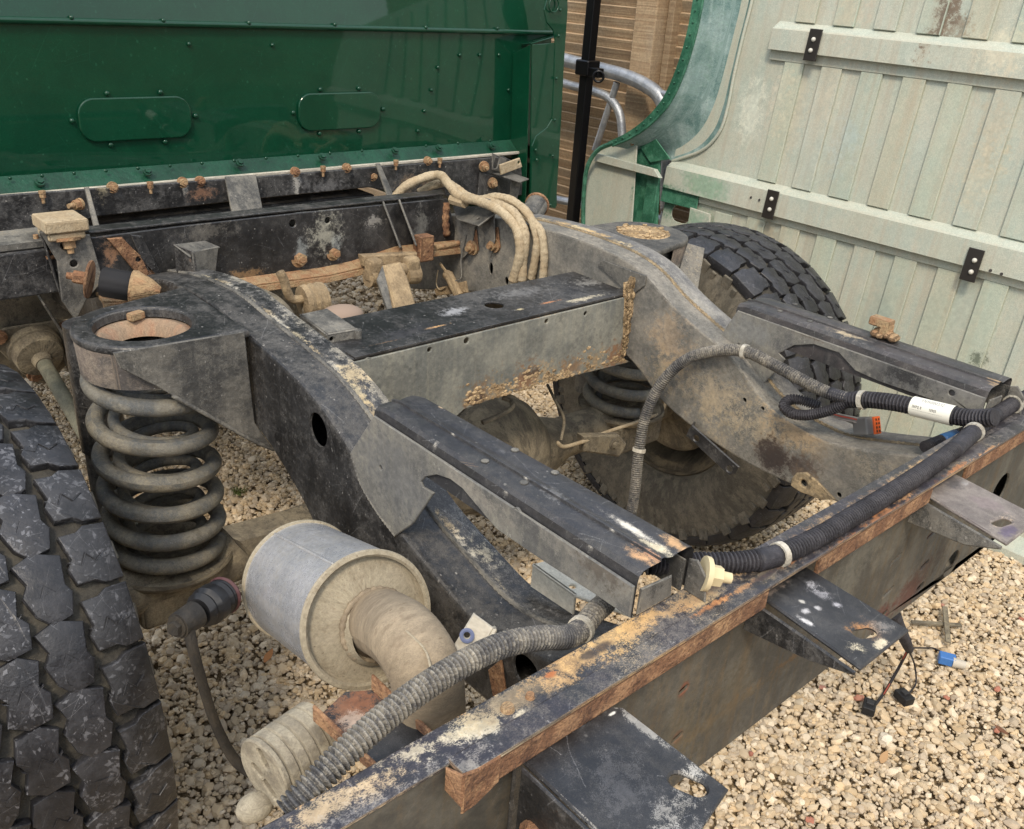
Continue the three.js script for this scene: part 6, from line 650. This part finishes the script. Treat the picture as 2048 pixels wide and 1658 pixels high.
// ---------------------------------------------------------------- ribbed pale panel leaning on the right
{ const t = thing('body_side_panel', 'pale sage green ribbed metal body side leaning on its edge', 'body panel', V(1.44, 0, -0.4)); const o = t.position;
  const U = V(0.104, 0.9946, 0).normalize(), N = V(-0.9946, 0.104, 0).normalize(), P0 = V(1.44, 0, 0);
  const at = (z, h, off = 0) => P0.clone().addScaledVector(U, h).addScaledVector(N, off).setZ(z).sub(o); const pk = (u, v, off = 0) => { const p = hit(u, v, N, N.dot(P0) + off); return { z: p.z, h: p.clone().sub(P0).dot(U), off }; }; const pp = (u, v, off = 0) => { const k = pk(u, v, off); return at(k.z, k.h, off); };
  const st = []; const A = (u, v, ra, rb, c, k = 1, g = 0.8) => { const p = pk(u, v); st.push([p.z + 0.4, p.h * U.y, ra, rb, c, k, g]); };
  const PK = [182, 176, 156], GR = [178, 190, 180]; A(1585, 230, 0.05, 0.14, PK, 0.55, 1); A(1560, 200, 0.04, 0.1, [204, 194, 174], 0.5, 1.2); A(1660, 190, 0.04, 0.12, [192, 186, 166], 0.5, 1.3); A(1705, 20, 0.05, 0.1, [186, 172, 152], 0.5, 1.4); A(1985, 260, 0.05, 0.12, [178, 168, 146], 0.5, 1.4); A(1960, 340, 0.05, 0.1, [188, 180, 156], 0.5, 1.2); A(1690, 290, 0.06, 0.1, [172, 186, 186], 0.5, 1.1); A(1630, 330, 0.06, 0.1, [168, 178, 168], 0.5, 1.2); A(1890, 30, 0.035, 0.06, [104, 88, 76], 0.95, 1.6); A(1905, 60, 0.05, 0.05, [120, 108, 92], 0.7, 2); A(1500, 230, 0.05, 0.1, [214, 216, 200], 0.6, 1); A(1750, 620, 0.06, 0.1, [150, 160, 150], 0.6, 1.1); A(1900, 640, 0.08, 0.1, [160, 172, 160], 0.6, 1.1); A(1530, 470, 0.05, 0.04, [158, 150, 130], 0.8, 1.2); A(1960, 720, 0.02, 0.02, [88, 96, 84], 0.9, 1.6); A(2010, 100, 0.1, 0.08, [214, 204, 178], 0.5, 1); A(1420, 370, 0.1, 0.05, [120, 156, 130], 0.7, 1); A(1330, 390, 0.12, 0.06, [56, 104, 78], 0.85, 0.9); A(1400, 440, 0.08, 0.05, [110, 146, 122], 0.7, 1.1); A(1480, 500, 0.06, 0.04, [164, 160, 140], 0.5, 1.3);
  const pm = marked({ base: [179, 183, 168], base2: [168, 176, 164], rough: 0.45, film: 0.5, filmC: [199, 198, 184], streak: 0.55, streakC: [168, 160, 142], dark: 0.12, darkC: [150, 140, 120], speck: 0.1, scr: 0.12, dust: 0.1, dustC: [206, 196, 172], grain: 0.08, mott: 0.12, s: 1.1 }, [-1.3, 1.2], [0, 1.65], st, 2048, 1024);
  const zl = pk(1345, 330).z, z1 = 0.75, H = 1.62; mesh('sheet', plate([at(zl, 0.02), at(z1, 0.02), at(z1, H), at(zl, H)], 0.003, [[pp(1362, 428), 0.028, 0.012, 0]], 0.0006, -1), pm, t, 'pale sage sheet with brown weather stains');
  // strip along z with a given section [h, off]
  const bar = (z0, zz, sec) => { const pts = sec.map(([h, f]) => at(z0, h, f)); const g = plate(pts, Math.abs(zz - z0), [], 0.0015); const c = new THREE.Vector3(); g.computeBoundingBox(); g.boundingBox.getCenter(c); if (Math.abs(c.z - ((z0 + zz) / 2 - o.z)) > 0.05) { return plate(pts.reverse(), Math.abs(zz - z0), [], 0.0015); } return g; };
  const u1 = pk(1556, 59), u2 = pk(1546, 100), u0 = pk(1562, 42), u3 = pk(1542, 119); const zs = u2.z;
  const l1 = pk(1448, 358), l2 = pk(1448, 403), l0 = pk(1448, 343), l3 = pk(1448, 418), zs2 = pk(1345, 330).z;
  const railSec = (a, b, c, d) => [[a, 0.001], [b, 0.03], [c, 0.03], [c, 0.012], [d, 0.010], [d, 0.001]];
  const uH = railSec(u0.h, u1.h, u2.h, u3.h), lH = railSec(l0.h, l1.h, l2.h, l3.h);
  const ur = mesh('long_rail', bar(zs, z1, uH), pm, t, 'upper long rail'), lr = mesh('long_rail', bar(zs2, z1, lH), pm, t, 'lower long rail with green overspray');
  const tones = [[1, 1, 1], [0.93, 0.97, 0.96], [1, 0.97, 0.92], [0.96, 1, 0.97]].map(c => { const m = pm.clone(); m.color.setRGB(...c); m.userData = pm.userData; return m; }); let tn = 0; const tone = () => tones[(tn = tn * 5 + 3 & 255) % 4];
  // pressed ribs in the bays above, between and below the rails
  const e = [[1646, 137], [1690, 149], [1728, 158], [1767, 165], [1811, 173], [1852, 182], [1896, 190], [1938, 197], [1985, 207], [2031, 217]].map(([a, b]) => pk(a, b).z); const pitch = (e[8] - e[0]) / 4, wd = pitch * 0.52, zf = e[0] - pitch;
  const rib = (z, h0, h1) => { const s = 0.012, P = [[z, h0], [z + wd, h0], [z + wd, h1], [z, h1]].map(([a, b]) => at(a, b, 0.0006)); const g = plate(P, 0.0085, [], 0.0014); g.computeBoundingBox(); const c = new THREE.Vector3(); g.boundingBox.getCenter(c); return c.x - (at(z, (h0 + h1) / 2).x) > 0 ? plate(P.reverse(), 0.0085, [], 0.0014) : g; };
  for (let k = 0; k < 14; k++) { const z = zf + k * pitch; if (z > 0.7) break; mesh('pressed_rib', rib(z, l0.h + 0.001, u3.h - 0.001), tone(), t); mesh('pressed_rib', rib(z, u0.h + 0.001, H - 0.03), tone(), t); mesh('pressed_rib', rib(z, 0.1, l3.h - 0.001), tone(), t); }
  mesh('pressed_rib', rib(zf - pitch, 0.12, l3.h - 0.012), tone(), t); mesh('bottom_edge', bar(zs2, z1, [[0.0, 0.0], [0.0, 0.05], [0.02, 0.05], [0.05, 0.002], [0.05, 0.0]]), pm, t);
  // black clips
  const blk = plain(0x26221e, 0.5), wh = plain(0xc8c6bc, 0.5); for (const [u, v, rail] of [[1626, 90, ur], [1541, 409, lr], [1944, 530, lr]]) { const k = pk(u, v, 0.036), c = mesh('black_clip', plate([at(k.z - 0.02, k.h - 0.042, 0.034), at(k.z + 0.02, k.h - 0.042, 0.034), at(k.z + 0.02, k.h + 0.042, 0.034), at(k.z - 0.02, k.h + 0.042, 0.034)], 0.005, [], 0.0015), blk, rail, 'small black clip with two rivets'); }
  for (const [u, v] of [[1627, 79], [1621, 101], [1543, 398], [1539, 419], [1949, 521], [1942, 544]]) mesh('white_rivet', new THREE.SphereGeometry(0.0065, 10, 7).translate(...pp(u, v, 0.04).toArray()), wh, t);
  for (const [u, v] of [[1502, 395], [1519, 400], [1981, 541], [2003, 548]]) mesh('painted_hole', cyl(pp(u, v, 0.0295), pp(u, v, 0.0315), 0.004, 0.004, 10), blk, t);  // dark discs in place of drilled holes, the shade inside painted as colour
  // rounded trough of the wheel arch, frosted blue green
  const tm = marked({ base: [84, 116, 112], base2: [116, 140, 138], rough: 0.38, film: 0.6, filmC: [156, 172, 170], streak: 0.4, streakC: [178, 190, 186], speck: 0.35, speckC: [206, 214, 204], dark: 0.3, darkC: [44, 92, 72], scr: 0.3, s: 0.7, grain: 0.1 }, [-1.7, -0.3], [0.5, 1.7], [], 1024, 1024); tm.side = THREE.DoubleSide;
  const gm = surf({ base: [30, 84, 62], base2: [52, 106, 82], rough: 0.42, film: 0.4, filmC: [110, 150, 130], speck: 0.5, speckC: [180, 200, 186], size: 512 }); gm.side = THREE.DoubleSide;
  const cur = (pts, off) => new THREE.CatmullRomCurve3(pts.map(([u, v]) => pp(u, v, off)));
  const E = cur([[1428, -120], [1414, -50], [1404, 10], [1390, 75], [1368, 145], [1340, 205], [1302, 248], [1262, 276], [1225, 292]], 0.10), E2 = cur([[1404, -120], [1392, -50], [1384, 10], [1371, 75], [1350, 142], [1324, 198], [1290, 238], [1252, 266], [1215, 284]], 0.102), I2 = cur([[1530, -120], [1514, -50], [1502, 10], [1484, 80], [1466, 160], [1456, 212], [1440, 262], [1408, 298], [1345, 322]], 0.006);
  const loft = (a, b, bulge, nu = 60, nv = 16) => { const P = [], Ix = []; for (let i = 0; i <= nu; i++) { const p = a.getPoint(i / nu), q = b.getPoint(i / nu); for (let j = 0; j <= nv; j++) { const s = j / nv, r = p.clone().lerp(q, s).addScaledVector(N, -bulge * Math.sin(Math.PI * s)); P.push(r.x, r.y, r.z); } } for (let i = 0; i < nu; i++) for (let j = 0; j < nv; j++) { const k = i * (nv + 1) + j; Ix.push(k, k + 1, k + nv + 1, k + nv + 1, k + 1, k + nv + 2); } const g = new THREE.BufferGeometry(); g.setAttribute('position', new THREE.Float32BufferAttribute(P, 3)); g.setIndex(Ix); g.computeVertexNormals(); return g; };
  const tr = mesh('arch_trough', loft(E, I2, 0.045), tm, t, 'frosted blue green rounded wheel arch'); mesh('arch_flange', loft(E2, E, 0.0, 60, 2), gm, t, 'dark green flange with a row of rivets'); mesh('arch_edge', tube(E.getPoints(30), 0.004, { step: 0.02 }), gm, t); mesh('arch_edge', tube(I2.getPoints(30), 0.005, { step: 0.02 }), pm, t);
  for (let k = 1; k < 22; k++) { const p = E2.getPoint(k / 22).lerp(E.getPoint(k / 22), 0.45).addScaledVector(N, 0.002); mesh('rivet', new THREE.SphereGeometry(0.0032, 8, 6).translate(p.x, p.y, p.z), gm, tr); }
  // lower end: pale quarter with dark green uprights
  const Q = (pts, off, m, nm, th = 0.006, lab) => mesh(nm, plate(pts.map(([u, v]) => pp(u, v, off)), th, [], 0.0015), m, t, lab);
  Q([[1180, 312], [1212, 288], [1275, 272], [1262, 470], [1168, 480], [1168, 360]], 0.06, pm, 'end_quarter', 0.006, 'pale end quarter'); Q([[1265, 270], [1320, 300], [1312, 470], [1250, 470]], 0.04, gm, 'green_upright', 0.01); Q([[1296, 345], [1318, 350], [1300, 470], [1278, 470]], 0.055, gm, 'green_upright', 0.012); Q([[1330, 350], [1400, 372], [1392, 420], [1320, 402]], 0.02, gm, 'green_backing', 0.006); Q([[1380, 415], [1420, 428], [1415, 470], [1372, 470]], 0.03, pm, 'pale_upright', 0.01);
  Q([[1192, 306], [1308, 338], [1318, 356], [1188, 322]], 0.08, pm, 'short_rail', 0.02, 'short pale rail'); Q([[1262, 268], [1300, 262], [1340, 318], [1300, 325]], 0.05, gm, 'corner_gusset', 0.006); mesh('outer_bead', tube([pp(1226, 286, 0.1), pp(1196, 300, 0.1), pp(1176, 330, 0.1), pp(1168, 380, 0.1), pp(1166, 480, 0.1)], 0.008, { step: 0.02 }), gm, t); mesh('bolt', bolt(pp(1264, 284, 0.07), N, 0.008, 0.006), M.rust, t);
}

// ---------------------------------------------------------------- fences, pole, tubular hurdle, brick wall
let woodBump; const woodM = [0, 1, 2].map(v => { const [map, rm, bm] = texSet(512, 512, (x, y) => { const i = (y * 2) * TS + x * 2, g = F.gr[i], c = F.c1[i], f = F.f1[i]; let k = mix3([158, 134, 106], [178, 156, 126], sst(0.3, 0.7, g)); k = mix3(k, [164, 150, 130], 0.5 * sst(0.4, 0.7, c)); k = k.map((q, j) => q * (0.9 + v * 0.07) * (0.85 + 0.3 * f)); return [...k, 0.85, g]; }, v ? 1 : 3); if (bm) woodBump = bm; const m = new THREE.MeshStandardMaterial({ map, bumpMap: woodBump, bumpScale: 0.0012, roughness: 0.85 }); m.userData.uv = { s: 0.5 }; return m; });
function lapFence(name, lab, pos, turn, spans, h, pitch) { const t = thing(name, lab, 'fence', pos); t.rotation.y = turn; // spans along local x, facing +z
  for (const [a, b] of spans) { let n = 0; for (let y = 0.02; y < h; y += pitch) { const g = rbox(b - a, pitch * 1.3, 0.012, 0.002, 1).rotateX(0.3).translate((a + b) / 2, y + pitch / 2, rr(-0.002, 0.002)); const o = mesh('board', g, woodM[(n * 5 + (n++ % 4)) % 3], t); o.position.y = rr(-0.002, 0.002); } mesh('cap_rail', rbox(b - a, 0.03, 0.05, 0.004).translate((a + b) / 2, h + 0.02, 0), woodM[1], t); }
  return t; }
const fence = lapFence('lap_fence', 'brown overlapping board fence behind the black pole', V(1.8, 0, -1.9), -Math.PI / 2, [[-2.6, -0.13], [0.0, 2.6]].map(([a, b]) => [a, b]), 1.82, 0.037);
// local +x of the turned fence is world +z
mesh('post', rbox(0.1, 1.95, 0.1, 0.006).translate(-0.065, 0.975, 0.03), woodM[2], fence, 'square wooden post'); mesh('post', rbox(0.1, 1.95, 0.1, 0.006).translate(-2.65, 0.975, 0.03), woodM[1], fence); mesh('post_strip', rbox(0.03, 1.9, 0.05, 0.004).translate(0.02, 0.95, 0.02), woodM[0], fence);
lapFence('back_fence', 'weathered lap fence closing the yard behind the chassis', V(0.2, 0, 3.4), Math.PI, [[-3.2, 3.2]], 1.9, 0.09);
{ const t = thing('brick_wall', 'red brick wall glimpsed behind the lap fence', 'wall', V(2.25, 0, -1.4)); mesh('mortar', boxAt(0, 0.1, 0, 2.2, -1.2, 1.6, 0.002), plain(0xa59c8e, 0.95), t); const bm = [0x8a4a3c, 0x9a5645, 0x7c4036].map(c => plain(c, 0.9)), g = boxUV(rbox(0.1, 0.065, 0.215, 0.004, 1), bm[0]); g.userData.keepUV = true; for (let r = 0; r < 24; r++) for (let c = 0; c < 11; c++) { const o = mesh('brick', g, bm[(r * 7 + c * 3 + (r * c) % 5) % 3], t); o.position.set(0.045 + rr(-0.002, 0.002) - 0.004, 0.85 + r * 0.075 - (r > 17 ? 0 : 0), -1.05 + c * 0.225 + (r % 2) * 0.1125); if (o.position.y > 2.15) t.remove(o); } }
{ const t = thing('black_pole', 'square black steel pole with clamp and ring beside the green cab', 'pole', V(1.45, 0, -1.962)); const pmx = new THREE.MeshStandardMaterial({ color: 0x101114, roughness: 0.35, metalness: 0.2 }); mesh('shaft', rbox(0.036, 2.6, 0.036, 0.004, 3).translate(0, 1.3, 0), pmx, t); const y = X(1188, 140, 1.45).y; mesh('clamp', rbox(0.062, 0.05, 0.062, 0.006, 2).translate(0, y + 0.004, 0), pmx, t); mesh('clamp_arm', rbox(0.03, 0.03, 0.06, 0.004).translate(-0.01, y - 0.006, 0.045), pmx, t); mesh('ring', new THREE.TorusGeometry(0.017, 0.004, 10, 28).rotateY(-0.8).translate(-0.02, y - 0.016, 0.075), pmx, t, 'black steel ring'); mesh('foot', rbox(0.14, 0.008, 0.14, 0.002).translate(0, 0.012, 0), pmx, t); }
{ const gm = surf({ base: [168, 174, 182], base2: [184, 188, 192], rough: 0.38, film: 0.3, filmC: [150, 152, 150], metal: 0.7, size: 512, s: 0.3, grain: 0.08 }); const x0 = 1.66, o = V(x0, 0, -2.1), t = thing('tubular_hurdle', 'galvanised tubular steel hurdle leaning against the lap fence', 'hurdle', o), q = (u, v, x = x0) => X(u, v, x).sub(o);
  mesh('top_tube', tube([q(960, 70), q(1060, 98), q(1130, 120), q(1200, 138), q(1250, 152), q(1290, 170), q(1316, 190), q(1328, 215), q(1332, 260), q(1334, 420)], 0.0245, { seg: 20, step: 0.01 }), gm, t, 'bright bowed top tube'); mesh('inner_tube', tube([q(980, 130), q(1080, 150), q(1140, 170), q(1190, 183), q(1220, 198), q(1238, 224), q(1244, 262), q(1244, 300), q(1240, 430)], 0.016, { seg: 18, step: 0.01 }), gm, t); mesh('brace', cyl(q(1234, 165), q(1190, 300), 0.0125, 0.0125, 16), gm, t); mesh('lower_tube', tube([q(1050, 385), q(1130, 402), q(1240, 425), q(1334, 440)], 0.016, { seg: 16 }), gm, t); mesh('leg', cyl(q(1334, 420), q(1334, 420).setY(0.01), 0.021, 0.021, 16), gm, t); mesh('leg', cyl(q(1050, 385), q(1050, 385).setY(0.01), 0.016, 0.016, 16), gm, t); mesh('cross_pin', cyl(q(1300, 182), q(1352, 195), 0.014, 0.014, 14), gm, t); }

renderer.render(scene, camera);
